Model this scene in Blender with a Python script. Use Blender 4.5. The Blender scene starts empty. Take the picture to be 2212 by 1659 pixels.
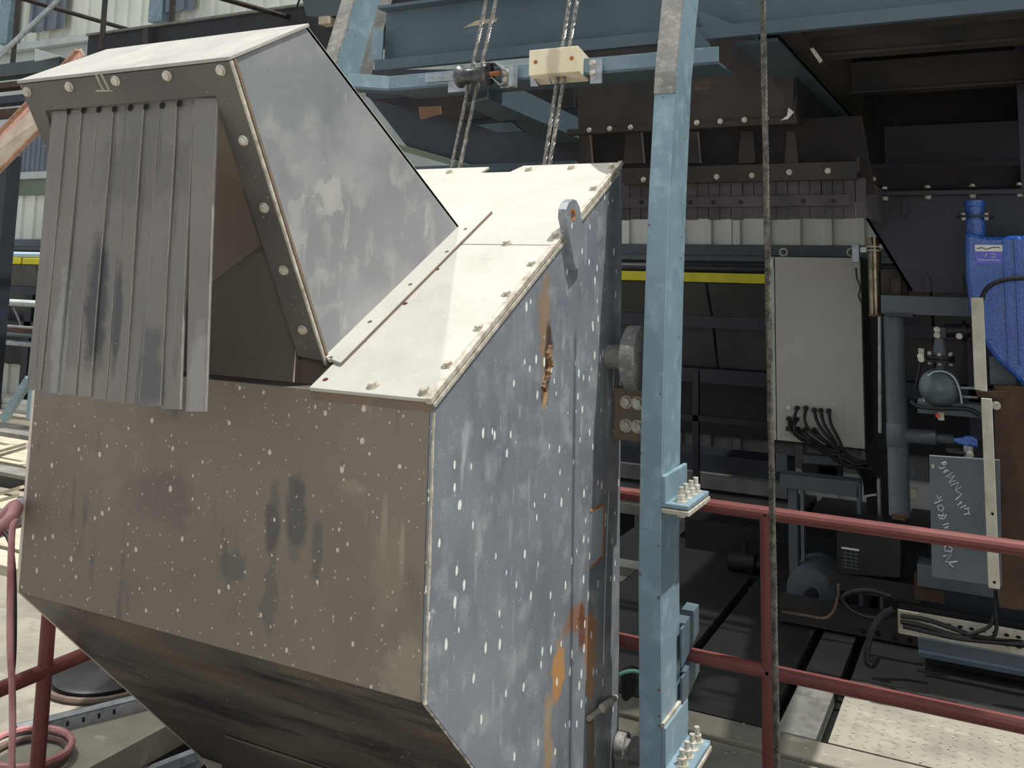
import bpy, bmesh, math, random
from mathutils import Vector, Matrix
from mathutils.geometry import tessellate_polygon
random.seed(7)
S = bpy.context.scene
COL = S.collection
# ------------------------------------------------------------------ camera
# measured from the photograph: vanishing points of the steelwork give focal length, principal point and tilt
FPX, CX, CY = 2010.0, 1106.0, 333.0
EYE = Vector((0, 0, 1.74))
AX = Vector((0.88857265, 0.03685324, 0.4572532))      # world X, Y, Z in camera axes
AY = Vector((0.45825263, -0.11705217, -0.88108076))
AZ = Vector((0.02105179, 0.99244175, -0.12089745))
ROT = Matrix((AX, AY, AZ))
cam_d = bpy.data.cameras.new('camera'); cam = bpy.data.objects.new('camera', cam_d); COL.objects.link(cam)
cam_d.sensor_fit = 'HORIZONTAL'; cam_d.sensor_width = 36.0; cam_d.lens = 36.0 * FPX / 2212
cam_d.shift_y = -(829.5 - CY) / 2212
cam_d.clip_start = 0.05; cam_d.clip_end = 300
cam.matrix_world = Matrix.Translation(EYE) @ ROT.to_4x4()
S.camera = cam
# ------------------------------------------------------------------ sky, sun, exposure
w = bpy.data.worlds.new('sky'); S.world = w; w.use_nodes = True
wt = w.node_tree; bg = wt.nodes['Background']
sky = wt.nodes.new('ShaderNodeTexSky'); sky.sky_type = 'NISHITA'; sky.sun_disc = False
sky.sun_elevation = math.radians(72); sky.sun_rotation = math.radians(60); sky.air_density = 1.3; sky.dust_density = 3.0
mixw = wt.nodes.new('ShaderNodeMix'); mixw.data_type = 'RGBA'; mixw.inputs['Factor'].default_value = 1.0
wt.links.new(sky.outputs[0], mixw.inputs[6]); mixw.inputs[7].default_value = (0.88, 0.94, 1, 1)
wt.links.new(mixw.outputs[2], bg.inputs[0]); bg.inputs[1].default_value = 0.62
def sun(name, d, e, ang, col):
    l = bpy.data.lights.new(name, 'SUN'); l.energy = e; l.angle = math.radians(ang); l.color = col
    o = bpy.data.objects.new(name, l); COL.objects.link(o)
    o.rotation_euler = Vector(d).to_track_quat('-Z', 'Y').to_euler(); o.location = (3, 0, 12)
    return o
sun('sun', (-0.34, -0.06, -0.94), 4.8, 0.6, (1.0, 0.975, 0.94))
sun('window_glint', (0.39, 0.06, -0.89), 1.3, 0.9, (1.0, 0.97, 0.92))      # sun thrown back by the glazing across the yard
# the phone's own flash beside its lens: it lights the glints on the blue casing, the sphere and the bolts in the dark bay
fl_ = bpy.data.lights.new('phone_flash', 'POINT'); fl_.energy = 20.0; fl_.shadow_soft_size = .008; fl_.color = (1.0, .98, .95)
fo_ = bpy.data.objects.new('phone_flash', fl_); COL.objects.link(fo_); fo_.location = EYE + Vector((.012, 0, .02))
S.view_settings.view_transform = 'Standard'; S.view_settings.look = 'None'
S.view_settings.exposure = 0.0; S.view_settings.gamma = 1.0; S.view_settings.use_curve_mapping = False

# ------------------------------------------------------------------ helpers
def at(u, v, x=None, y=None, z=None):
    """real-world point seen at photo pixel (u, v) on the plane x=, y= or z= (metres)"""
    d = ROT @ Vector(((u - CX) / FPX, -(v - CY) / FPX, -1.0))
    t = (x - EYE.x) / d.x if x is not None else (y - EYE.y) / d.y if y is not None else (z - EYE.z) / d.z
    return EYE + d * t
def onplane(u, v, p0, n):
    d = ROT @ Vector(((u - CX) / FPX, -(v - CY) / FPX, -1.0))
    return EYE + d * ((Vector(p0) - EYE).dot(n) / d.dot(n))

class G:
    """collects shapes; obj() links them as one mesh"""
    def __init__(s): s.v = []; s.f = []
    def add(s, vs, fs):
        b = len(s.v); s.v += [Vector(p) for p in vs]; s.f += [[i + b for i in f] for f in fs]; return s
    def box(s, x0, x1, y0, y1, z0, z1):
        return s.add([(x0,y0,z0),(x1,y0,z0),(x1,y1,z0),(x0,y1,z0),(x0,y0,z1),(x1,y0,z1),(x1,y1,z1),(x0,y1,z1)],
                     [(0,3,2,1),(4,5,6,7),(0,1,5,4),(1,2,6,5),(2,3,7,6),(3,0,4,7)])
    def prism(s, pts, ext):
        pts = [Vector(p) for p in pts]; ext = Vector(ext); n = len(pts)
        nn = Vector()
        for i in range(n): nn += pts[i].cross(pts[(i+1) % n])
        if nn.dot(ext) > 0: pts.reverse()
        return s.add(pts + [p + ext for p in pts],
                     [list(range(n)), [n + i for i in range(n)][::-1]] + [[i, n + i, n + (i+1) % n, (i+1) % n][::1] for i in range(n)])
    def beam(s, a, b, w, h, up=(0,0,1)):
        """bar from a to b; w across, h along up"""
        a = Vector(a); b = Vector(b); d = (b - a).normalized(); r = d.cross(Vector(up)).normalized(); q = r.cross(d)
        P = [a - r*w/2 - q*h/2, a + r*w/2 - q*h/2, a + r*w/2 + q*h/2, a - r*w/2 + q*h/2]
        return s.prism(P, b - a)
    def tube(s, path, r, n=10, cap=True, closed=False, rr=None):
        path = [Vector(p) for p in path]; m = len(path); rings = []
        up = None; b0 = len(s.v)
        for i, p in enumerate(path):
            if closed: t = path[(i+1) % m] - path[i-1]
            else: t = path[min(i+1, m-1)] - path[max(i-1, 0)]
            t.normalize()
            if up is None:
                up = Vector((0,0,1)) if abs(t.z) < .9 else Vector((1,0,0))
            x = (up - t * up.dot(t)); x.normalize(); y = t.cross(x); up = x
            R = rr[i] if rr else r
            for k in range(n):
                a = 2*math.pi*k/n; s.v.append(p + x*math.cos(a)*R + y*math.sin(a)*R)
        for i in range(m if closed else m - 1):
            j = (i+1) % m
            for k in range(n):
                k2 = (k+1) % n
                s.f.append([b0+i*n+k, b0+i*n+k2, b0+j*n+k2, b0+j*n+k])
        if cap and not closed:
            s.f.append([b0+k for k in range(n)][::-1]); s.f.append([b0+(m-1)*n+k for k in range(n)])
        return s
    def cyl(s, a, b, r, n=16, r2=None):
        return s.tube([a, b], r, n, rr=[r, r if r2 is None else r2])
    def lathe(s, a, d, prof, n=20):
        """profile [(along d, radius)] turned round the axis through a"""
        d = Vector(d).normalized(); a = Vector(a)
        u = Vector((0,0,1)) if abs(d.z) < .9 else Vector((1,0,0)); x = (u - d*u.dot(d)).normalized(); y = d.cross(x)
        b = len(s.v); m = len(prof)
        for (h, r) in prof:
            for k in range(n):
                t = 2*math.pi*k/n; s.v.append(a + d*h + x*r*math.cos(t) + y*r*math.sin(t))
        for i in range(m-1):
            for k in range(n):
                k2 = (k+1) % n; s.f.append([b+i*n+k, b+i*n+k2, b+(i+1)*n+k2, b+(i+1)*n+k])
        s.f.append([b+k for k in range(n)][::-1]); s.f.append([b+(m-1)*n+k for k in range(n)]); return s
    def holed(s, o, ux, uy, outer, holes, ext):
        """plate with holes: 2D outlines in the frame o, ux, uy; extruded by ext"""
        o = Vector(o); ux = Vector(ux); uy = Vector(uy); ext = Vector(ext)
        loops = [outer] + holes
        tris = tessellate_polygon([[Vector((p[0], p[1], 0)) for p in l] for l in loops])
        flat = [p for l in loops for p in l]; n = len(flat); b = len(s.v)
        P = [o + ux*p[0] + uy*p[1] for p in flat]
        s.v += P + [p + ext for p in P]
        nz = ux.cross(uy).dot(ext)
        for t in tris:
            a, c, d = t
            ar = (flat[c][0]-flat[a][0])*(flat[d][1]-flat[a][1]) - (flat[c][1]-flat[a][1])*(flat[d][0]-flat[a][0])
            if (ar > 0) == (nz > 0): t = (a, d, c)
            s.f.append([b+t[0], b+t[1], b+t[2]]); s.f.append([b+n+t[2], b+n+t[1], b+n+t[0]])
        k = 0
        for l in loops:
            m = len(l)
            for i in range(m):
                j = (i+1) % m; s.f.append([b+k+i, b+k+j, b+n+k+j, b+n+k+i])
            k += m
        return s
    def corr(s, x0, x1, y, z0, z1, pitch=.25, rib=.035, ribw=.03, flat=.06, sy=-1):
        """corrugated cladding sheet: trapezoid ribs towards -Y, in the XZ plane"""
        xs = []; x = x0
        while x < x1:
            for dx, h in ((0,0),(ribw*.4,rib),(ribw*.4+flat,rib),(ribw*.8+flat,0)):
                if x + dx < x1: xs.append((x+dx, h))
            x += pitch
        xs.append((x1, 0)); b = len(s.v)
        for (xx, h) in xs: s.v += [Vector((xx, y + sy*h, z0)), Vector((xx, y + sy*h, z1))]
        for i in range(len(xs)-1): s.f.append([b+2*i, b+2*i+2, b+2*i+3, b+2*i+1])
        return s
    def hexbolt(s, p, n, r, h, washer=True, rot=0.3, stud=0):
        p = Vector(p); n = Vector(n).normalized()
        u = Vector((0,0,1)) if abs(n.z) < .9 else Vector((1,0,0)); x = (u - n*u.dot(n)).normalized(); y = n.cross(x)
        w0 = 0
        if washer: s.cyl(p, p + n*r*.22, r*1.3, 14); w0 = r*.22
        P = [p + n*w0 + (x*math.cos(rot + k*math.pi/3) + y*math.sin(rot + k*math.pi/3))*r for k in range(6)]
        s.prism(P, n*h)
        if stud: s.cyl(p + n*(w0+h), p + n*(w0+h+stud), r*.56, 10)
        return s

ROOTS = {}
def wloc(o):
    l = Vector()
    while o: l += o.location; o = o.parent
    return l
def obj(name, g, mat, parent=None, label=None, cat=None, group=None, kind=None, bevel=0, smooth=None):
    me = bpy.data.meshes.new(name)
    if parent is not None: off = wloc(parent); loc = Vector()
    else:
        mn = [min(p[i] for p in g.v) for i in range(3)]; mx = [max(p[i] for p in g.v) for i in range(3)]
        off = Vector(((mn[0]+mx[0])/2, (mn[1]+mx[1])/2, mn[2])); loc = off
    me.from_pydata([p - off for p in g.v], [], g.f)
    bm = bmesh.new(); bm.from_mesh(me); bmesh.ops.recalc_face_normals(bm, faces=bm.faces); bm.to_mesh(me); bm.free()
    o = bpy.data.objects.new(name, me); COL.objects.link(o); o.location = loc; o.parent = parent
    me.materials.append(mat)
    if smooth is None: smooth = len(g.f) > 30
    if smooth:
        for p in me.polygons: p.use_smooth = True
        me.set_sharp_from_angle(angle=math.radians(38))
    if bevel:
        m = o.modifiers.new('bevel', 'BEVEL'); m.width = bevel; m.segments = 2; m.limit_method = 'ANGLE'; m.angle_limit = math.radians(40)
        m.harden_normals = False
    tag(o, label, cat, group, kind); return o
def tag(o, label=None, cat=None, group=None, kind=None):
    if label: o['label'] = label
    if cat: o['category'] = cat
    if group: o['group'] = group
    if kind: o['kind'] = kind
    return o
def thing(name, loc, label, cat, group=None, kind=None):
    o = bpy.data.objects.new(name, None); COL.objects.link(o); o.location = Vector(loc); o.empty_display_size = .1
    return tag(o, label, cat, group, kind)

# ------------------------------------------------------------------ materials
def lin(c):
    return tuple((x/255/12.92 if x/255 <= .04045 else ((x/255 + .055)/1.055)**2.4) for x in c) + (1,)
def M(name, base, var=None, ns=6, rough=.6, metal=0., bump=0., bs=60, specks=None, blobs=(), streak=None, fac=(.35,.65), mid=None, off=(0,0,0), spec=None, nstretch=(1,1,1)):
    m = bpy.data.materials.new(name); m.use_nodes = True; t = m.node_tree; N = t.nodes; L = t.links
    B = N['Principled BSDF']; B.inputs['Roughness'].default_value = rough; B.inputs['Metallic'].default_value = metal
    if spec is not None: B.inputs['Specular IOR Level'].default_value = spec
    base = lin(base)
    tc = N.new('ShaderNodeTexCoord'); P = tc.outputs['Object']
    def mapping(sc, loc=(0,0,0)):
        mp = N.new('ShaderNodeMapping'); mp.inputs['Scale'].default_value = sc; mp.inputs['Location'].default_value = loc; L.new(P, mp.inputs['Vector']); return mp.outputs[0]
    def noise(sc, det=6, stretch=None, loc=(0,0,0), rg=.55):
        n = N.new('ShaderNodeTexNoise'); n.inputs['Scale'].default_value = sc; n.inputs['Detail'].default_value = det; n.inputs['Roughness'].default_value = rg
        L.new(mapping(stretch or (1,1,1), loc), n.inputs['Vector']); return n.outputs['Fac']
    def ramp(x, a, b):
        r = N.new('ShaderNodeMapRange'); r.inputs['From Min'].default_value = a; r.inputs['From Max'].default_value = b; r.clamp = True; L.new(x, r.inputs['Value']); return r.outputs[0]
    def math_(op, a, b=None):
        n = N.new('ShaderNodeMath'); n.operation = op
        for i, q in enumerate((a, b)):
            if q is None: continue
            if isinstance(q, (int, float)): n.inputs[i].default_value = q
            else: L.new(q, n.inputs[i])
        return n.outputs[0]
    def mix(f, a, b):
        n = N.new('ShaderNodeMix'); n.data_type = 'RGBA'
        if isinstance(f, (int, float)): n.inputs['Factor'].default_value = f
        else: L.new(f, n.inputs['Factor'])
        for i, q in ((6, a), (7, b)):
            if isinstance(q, tuple): n.inputs[i].default_value = q
            else: L.new(q, n.inputs[i])
        return n.outputs[2]
    c = base
    if var: c = mix(ramp(noise(ns, 7, nstretch), *fac), c, lin(var))
    if mid: c = mix(ramp(noise(ns*3.7, 5, loc=(3,1,7)), .52, .72), c, lin(mid))
    for st in (streak or ()):
        col, sc, stretch, a, b = st
        c = mix(ramp(noise(sc, 6, stretch, (1.3, 2.1, .7), .62), a, b), c, lin(col))
    for bl in blobs:
        cen, rad, col, k = bl[:4]; ed = bl[4] if len(bl) > 4 else .9
        sb = N.new('ShaderNodeVectorMath'); sb.operation = 'SUBTRACT'; L.new(P, sb.inputs[0]); sb.inputs[1].default_value = Vector(cen) - Vector(off)
        dv = N.new('ShaderNodeVectorMath'); dv.operation = 'DIVIDE'; L.new(sb.outputs[0], dv.inputs[0]); dv.inputs[1].default_value = rad
        ln = N.new('ShaderNodeVectorMath'); ln.operation = 'LENGTH'; L.new(dv.outputs[0], ln.inputs[0])
        q = math_('ADD', ln.outputs['Value'], math_('MULTIPLY', math_('SUBTRACT', noise(22, 6), .5), 2.4*ed))
        c = mix(math_('MULTIPLY', ramp(q, 1.0, .55), k), c, lin(col))
    if specks:
        for (col, sc, thr, stretch) in specks:
            v = N.new('ShaderNodeTexVoronoi'); v.inputs['Scale'].default_value = sc; L.new(mapping(stretch), v.inputs['Vector'])
            sep = N.new('ShaderNodeSeparateColor'); L.new(v.outputs['Color'], sep.inputs[0])
            r = math_('MULTIPLY', math_('POWER', sep.outputs[0], 2.5), thr)
            q = math_('ADD', v.outputs['Distance'], math_('MULTIPLY', math_('SUBTRACT', noise(sc*3, 3), .5), thr*.6))
            mk = ramp(math_('SUBTRACT', r, q), 0, .03)
            c = mix(mk, c, lin(col))
    if isinstance(c, tuple): B.inputs['Base Color'].default_value = c
    else: L.new(c, B.inputs['Base Color'])
    if bump:
        bn = N.new('ShaderNodeBump'); bn.inputs['Strength'].default_value = bump; bn.inputs['Distance'].default_value = .004
        L.new(noise(bs, 5), bn.inputs['Height']); L.new(bn.outputs[0], B.inputs['Normal'])
    return m
BK = Vector((-1.841, 2.45, 0.0))     # base point of the skip bucket
WS = (196, 190, 178)
m_front = M('taupe_dusty_steel', (130,120,106), (115,107,97), 2.2, .62, .0, .15, 40, fac=(.3,.75),
    specks=[((206,196,180), 36, .25, (1,1,.75)), ((190,180,164), 80, .26, (1,1,.8))],
    streak=[((82,80,76), 3.0, (5,1,1), .60, .78), ((150,142,128), 4, (7,2,1.2), .66, .8)],
    blobs=[((-1.60,1.85,1.10),(.03,.3,.11),(78,78,78),.8,.5), ((-1.53,1.85,1.13),(.035,.3,.13),(80,80,80),.8,.6), ((-1.46,1.85,1.06),(.02,.3,.09),(84,84,82),.6,.6), ((-1.27,1.85,1.14),(.012,.3,.10),(150,140,122),.8,.5), ((-1.22,1.85,1.10),(.010,.3,.08),(156,146,126),.8,.5), ((-1.36,1.85,1.22),(.05,.3,.02),(146,136,118),.6,.9), ((-1.97,1.85,1.38),(.07,.3,.07),(84,80,72),.6,.7),
           ((-1.72,1.85,.98),(.05,.3,.05),(82,82,80),.6,.7), ((-1.60,1.85,.92),(.03,.3,.08),(82,82,80),.5,.9), ((-1.25,1.85,1.05),(.06,.3,.12),(140,130,112),.5,.9), ((-1.98,1.85,1.12),(.16,.3,.09),(102,94,88),.6,.8),((-1.2,1.85,.84),(.07,.3,.08),(160,150,132),.5,1)], off=BK)
m_belly = M('grimy_brown_steel', (122,112,98), (88,84,82), 2.6, .5, .1, .2, 40, fac=(.35,.65), nstretch=(1,1.6,1.6),
    specks=[((196,186,160), 40, .14, (.6,1,1))], streak=[((52,52,58), 2.6, (.55,3,3), .50, .64), ((96,84,70), 1.4, (.6,3,3), .52, .7), ((160,148,126), 7, (1.2,4,5), .66, .78)], off=BK)
m_side = M('blue_grey_steel', (136,141,146), (113,120,127), 3.2, .45, .1, .18, 50, fac=(.3,.7), mid=(156,160,161),
    specks=[((238,238,228), 36, .26, (1,1,.5)), ((226,228,222), 80, .26, (1,1,.55))],
    streak=[((176,180,180), 9, (1,1.5,.35), .60, .74), ((112,118,124), 4, (1,2,.5), .62, .8), ((190,192,190), 26, (1,.8,1.6), .68, .74), ((178,182,182), 40, (1,1.6,.25), .66, .72), ((92,98,104), 1.6, (1,2.2,.6), .56, .8)],
    blobs=[((-1.146,2.43,1.60),(.2,.045,.17),(150,122,92),.8,.7), ((-1.146,2.46,1.49),(.2,.03,.11),(74,58,48),.95,.6), ((-1.146,2.44,1.39),(.2,.022,.06),(190,150,98),.9,.8),
           ((-1.146,2.56,.60),(.2,.05,.10),(196,140,74),.85,1.0), ((-1.146,2.80,.57),(.2,.05,.16),(176,120,64),.85,1.0), ((-1.146,2.68,.71),(.2,.10,.05),(150,100,60),.7,1.0),
           ((-1.146,2.50,.36),(.2,.035,.26),(170,140,100),.7,.8), ((-1.146,2.73,.66),(.2,.03,.10),(110,66,40),.85,.9)], off=BK)
m_hoodside = M('hood_grey_steel', (150,152,152), (130,133,135), 3.0, .5, .1, .12, 50, fac=(.42,.58), mid=(158,158,154),
    specks=[((214,210,198), 20, .22, (1,1,.7))], streak=[((166,164,158), 6, (1,3,1), .62, .74)],
    blobs=[((-1.53,1.93,1.92),(.2,.06,.06),(190,186,176),.4,2.2), ((-1.53,1.80,1.82),(.2,.03,.08),(180,178,170),.35,2.2), ((-1.53,1.92,2.12),(.2,.06,.12),(118,122,126),.5,.8)], off=BK)
m_dust = M('pale_dusted_plate', (184,182,173), (170,167,158), 5, .85, 0, .5, 55, fac=(.45,.8), mid=(184,182,172), specks=[((196,194,186), 60, .18, (1,1,1))], off=BK)
m_dust2 = M('grey_dusted_roof', (166,164,157), (150,148,141), 4, .85, 0, .5, 55, fac=(.42,.75), mid=(176,174,166), streak=[((186,184,178), 6, (3,.6,.6), .62, .76)], off=BK)
m_dark_frame = M('dark_hood_frame', (98,94,88), (80,78,76), 5, .6, .0, .2, 60, specks=[((170,162,148), 60, .14, (1,1,1))], off=BK)
m_inner = M('taupe_inner_steel', (222,210,196), (210,198,184), 3, .7, 0, .1, 40, off=BK)
m_rubber = M('grey_dusty_rubber_sunlit', (128,124,119), (112,110,107), 2, .75, 0, .2, 80, streak=[((76,80,86), 5, (9,9,.7), .58, .74), ((146,142,134), 4, (8,8,.6), .60, .8)],
    specks=[((160,150,140), 70, .13, (1,1,1))], blobs=[((-1.98,1.6,1.62),(.045,.3,.20),(64,68,74),.8,.6), ((-1.90,1.6,1.60),(.018,.3,.16),(62,66,74),.75,.5), ((-2.1,1.6,1.5),(.03,.3,.25),(150,152,152),.7,.6), ((-1.78,1.6,1.48),(.05,.3,.14),(82,86,90),.7,.6), ((-1.62,1.6,1.47),(.035,.3,.15),(156,154,154),.7,.4), ((-2.0,1.6,1.43),(.12,.3,.05),(140,136,128),.6,.7), ((-1.85,1.6,1.95),(.2,.3,.12),(104,101,97),.6,.7)], off=BK)  # pale blobs low on the outer strips are sunlight put into the colour
m_pale = M('pale_rubber_edge', (158,152,142), (132,126,118), 30, .7)  # paler line along one side of each curtain strip
m_weld = M('pale_weld', (196,192,178), (150,140,122), 30, .7, .1, .5, 90)
m_bolt = M('dusty_zinc_bolt', (216,213,202), (176,168,148), 40, .5, .3)
m_edge = M('rusty_plate_edge', (108,100,90), (126,104,84), 25, .7, .1)
m_rusthole = M('rusty_hole', (92,44,30), (60,30,24), 30, .9)
m_black = M('black_gap', (22,22,22), None, 1, .9)
m_rust = M('orange_rust', (190,120,52), (122,72,40), 30, .85, 0, .5, 80)
m_char = M('scorched_weld', (58,46,40), (170,130,90), 22, .7, .1, .8, 60)
m_bluep = M('light_blue_paint', (126,149,159), (112,136,147), 4, .42, 0, .06, 60, mid=(142,166,175), specks=[((96,92,86), 34, .2, (1,1,1))], streak=[((112,132,146), 5, (4,4,.5), .64, .8)])
m_primer = M('worn_grey_primer', (140,138,132), (112,112,108), 9, .7, .1, .5, 45, mid=(160,158,150))
m_teal = M('dull_blue_beam_paint', (82,99,108), (72,89,98), 2.5, .5, 0, .08, 50, specks=[((70,84,94), 16, .2, (1,1,1))], streak=[((104,124,124), 3, (1,2,2), .62, .8)])
m_galv = M('galvanised_steel', (176,182,186), (142,150,156), 24, .36, .5, .1, 60)
m_wire = M('steel_wire_rope', (168,164,156), (110,106,100), 60, .35, .7)
m_wire2 = M('greasy_wire_rope', (112,108,98), (66,63,58), 50, .5, .5)
m_hdpe = M('cream_plastic', (232,222,196), (216,204,174), 7, .45, 0, .05, 40, blobs=[((0,0,0),(.035,.2,.2),(150,140,120),.5,.8)])
m_red = M('red_oxide_paint', (114,58,52), (102,52,47), 8, .6, 0, .15, 80, specks=[((90,56,50), 60, .16, (1,1,1))])

# ------------------------------------------------------------------ skip bucket
XL, XR, YF, YB = -2.536, -1.146, 1.85, 3.05
ZT, ZB, ZK = 1.437, 0.787, 2.105
sl = Vector((0, YB-YF, ZK-ZT)).normalized(); nr = Vector((0, -sl.z, sl.y))     # slope and normal of the top plates
def pl(u, v, h=0): return onplane(u, v, Vector((XR, YF, ZT)) + nr*h, nr)
def pls(x, s, h=0): return Vector((x, YF, ZT)) + sl*s + nr*h
LEN = math.hypot(YB-YF, ZK-ZT)
bucket = thing('skip_bucket', BK, 'large grey steel skip bucket with forward hood and hanging rubber strips', 'bucket')
prof = [(YF,ZB),(YF,ZT),(YB,ZK),(YB,-.55),(3.0,-.55),(2.62,.012)]
g = G(); g.prism([(XR,y,z) for y,z in prof], (-.012,0,0)); obj('side_panel', g, m_side, bucket, bevel=.003)
g = G(); g.prism([(XL,y,z) for y,z in prof], (.012,0,0)); obj('side_panel', g, m_inner, bucket)
g = G().box(XL+.012, XR-.012, YF, YF+.012, ZB, ZT-.004); obj('front_panel', g, m_front, bucket, 'taupe dust-coated front plate speckled with pale splashes')
g = G().box(XL+.012, XR-.012, YB-.012, YB, -.5, .72).box(XL+.012, XL+.20, YB-.012, YB, .72, ZK-.02).box(XR-.20, XR-.012, YB-.012, YB, .72, ZK-.02); obj('back_panel', g, m_inner, bucket)  # unseen upper middle left open so light reaches the bucket inside
dn = Vector((0, .77, -.775)).normalized(); dnn = Vector((0, -dn.z, dn.y))*-1
g = G(); a = Vector((XL+.012, YF, ZB)); b = Vector((XR-.012, YF, ZB)); g.prism([a, b, b+dn*1.08, a+dn*1.08], Vector((0,.008,.009))); obj('belly_panel', g, m_belly, bucket, 'sloping underside plate with dark grime')
g = G(); a = Vector((-2.18, 2.352, .285)); g.prism([a+Vector((0,-.004,-.004)), Vector((XR-.02,2.352,.285))+Vector((0,-.004,-.004)), Vector((XR-.02,2.62,.012))+Vector((0,-.004,-.004)), Vector((-2.43,2.62,.012))+Vector((0,-.004,-.004))], (0,-.004,-.004)); obj('wear_plate', g, m_belly, bucket)
g = G().box(XL+.012, -1.50, YF+.012, YF+.085, ZT-.012, ZT-.004); obj('rim_lip', g, m_dark_frame, bucket)
# top plates: a lower and an upper sheet with a seam between them, and the strips beside the hood opening
S1 = .745
g = G(); g.prism([pls(-1.495,-.012), pls(XR-.012,-.012), pls(XR-.012,S1-.002), pls(-1.495,S1-.002)], nr*.010); obj('top_plate', g, m_dust, bucket, 'pale dusted lower cover sheet', bevel=.0015)
nx0, nx1 = pl(1035,382).x, pl(1097,382).x
g = G(); g.prism([pls(-2.52,S1+.002), pls(XR-.012,S1+.002), pls(XR-.012,LEN), pls(nx1+.03,LEN), pls(nx1,LEN-.055), pls(nx0,LEN-.055), pls(nx0+.01,LEN), pls(-2.52,LEN)], nr*.010); obj('top_plate', g, m_dust, bucket, 'pale dusted upper cover sheet with a notch in its back edge', bevel=.0015)
g = G(); g.prism([pls(-2.52,0), pls(-2.24,0), pls(-2.24,S1-.002), pls(-2.52,S1-.002)], nr*.010); obj('top_plate', g, m_dust, bucket)
g = G(); g.prism([pls(XR-.012,-.018,.0), pls(XR+.004,-.018,.0), pls(XR+.004,LEN,.0), pls(XR-.012,LEN,.0)], nr*.016); obj('edge_strip', g, m_weld, bucket, bevel=.002)
g = G(); g.prism([pls(XR,-.01,-.012), pls(XR+.006,-.01,-.012), pls(XR+.006,LEN-.05,-.012), pls(XR,LEN-.05,-.012)], nr*.009); obj('edge_strip', g, m_weld, bucket)
g = G().box(-1.49, XR, YF-.006, YF, ZT-.024, ZT-.006); obj('front_edge', g, m_edge, bucket, 'rusty brown front edge of the cover sheet')
def bead(name, pts, r):
    P = []
    for i in range(len(pts)-1):
        a, b = Vector(pts[i]), Vector(pts[i+1]); n = max(2, int((b-a).length/.012))
        P += [a + (b-a)*k/n for k in range(n)]
    P.append(Vector(pts[-1])); rnd = random.Random(len(P))
    return obj(name, G().tube(P, r, 6, rr=[r*rnd.uniform(.6,1.25) for _ in P]), m_weld, bucket)
bead('weld_bead', [(XR,YF,ZB),(XR,YF,ZT-.03)], .0045); bead('weld_bead', [(XR-.004,YF+.002,ZB-.002),(XR-.004,2.60,.03)], .003)
for (u,v) in [(807,833),(918,847),(968,789),(1036,709),(1096,635),(1150,570),(1096,526),(1200,510),(1283,408),(972,372),(1143,367),(1235,363),(1320,361)]:
    obj('bolt', G().hexbolt(pl(u,v,.010), nr, .0115, .009, rot=random.random()), m_bolt, bucket)
# lifting lug
lx = XR+.022
O = [(1222,470),(1223,452),(1229,437),(1238,430),(1246,433),(1252,445),(1255,458),(1259,480),(1263,520),(1263,560),(1244,584),(1237,549),(1230,508)]
out = [at(u,v,x=lx) for u,v in O]
c = at(1238,464,x=lx); hole = [(c.y+.014*math.cos(k*.5236), c.z+.018*math.sin(k*.5236)) for k in range(12)]
g = G().holed((lx,0,0),(0,1,0),(0,0,1),[(p.y,p.z) for p in out],[hole],(-.026,0,0)); obj('lifting_lug', g, m_side, bucket, 'steel lifting lug with a rusty eye', bevel=.002, smooth=False)
g = G().lathe((lx+.0005,c.y,c.z),(-1,0,0),[(0,.019),(0,.0145),(.02,.0145),(.02,.019)],14); g.f = g.f[:-2]; obj('eye_rim', g, m_rust, bucket)
# opening in the side plate with rusty cut ends, rust lumps, drip rod and hinge at the bottom
q = [at(u,v,x=XR) for u,v in [(1277,1102),(1302,1092),(1301,1205),(1275,1226)]]
obj('slot_infill', G().prism([p+Vector((.0015,0,0)) for p in q], (-.004,0,0)), M('pale_slot_grey', (168,178,180), (150,158,160), 5, .5), bucket, 'pale grey plate standing in for the open slot in the side')  # plate added in place of the pale view through the open slot
g = G(); 
for (A,B) in [((1275,1104),(1303,1090)),((1303,1092),(1301,1205)),((1302,1200),(1275,1226))]:
    g.tube([at(*A,x=XR), (at(*A,x=XR)+at(*B,x=XR))/2, at(*B,x=XR)], .004, 6)
obj('rusty_cut_edge', g, m_rust, bucket)
rnd = random.Random(3); g = G()
P = [at(u,v,x=XR+.002) for u,v in [(1188,745),(1184,765),(1188,785),(1183,805),(1178,825),(1172,845)]]
P2 = []
for i in range(len(P)-1):
    for k in range(5): P2.append(P[i].lerp(P[i+1],k/5)+Vector((0,rnd.uniform(-.004,.004),0)))
g.tube(P2, .009, 8, rr=[rnd.uniform(.006,.013) for _ in P2]); obj('burnt_weld', g, m_char, bucket, 'scorched weld lump with rust run')
g = G().tube([at(1272,1552,x=XR+.01), at(1330,1507,x=XR+.01)], .009, 8); g.cyl(at(1300,1530,x=XR+.02), at(1318,1516,x=XR+.02), .013, 8); obj('latch_bar', g, m_weld, bucket, 'white-dusted latch bar')
g = G().beam(at(1276,1556,x=XR+.006), at(1276,1680,x=XR+.006), .012, .03, (0,1,0)); obj('latch_rod', g, m_edge, bucket)
g = G().lathe((XR+.005, 3.03, at(1340,1600,x=XR).z), (1,0,0), [(0,.045),(.03,.045),(.03,.03),(.05,.03),(.05,.04),(.085,.04)], 20); g.beam((XR+.03,3.03,at(1340,1600,x=XR).z),(XR+.03,3.06,-.1),.05,.07); obj('pivot_knuckle', g, m_primer, bucket, 'worn steel pivot knuckle at the lower back corner')
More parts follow.
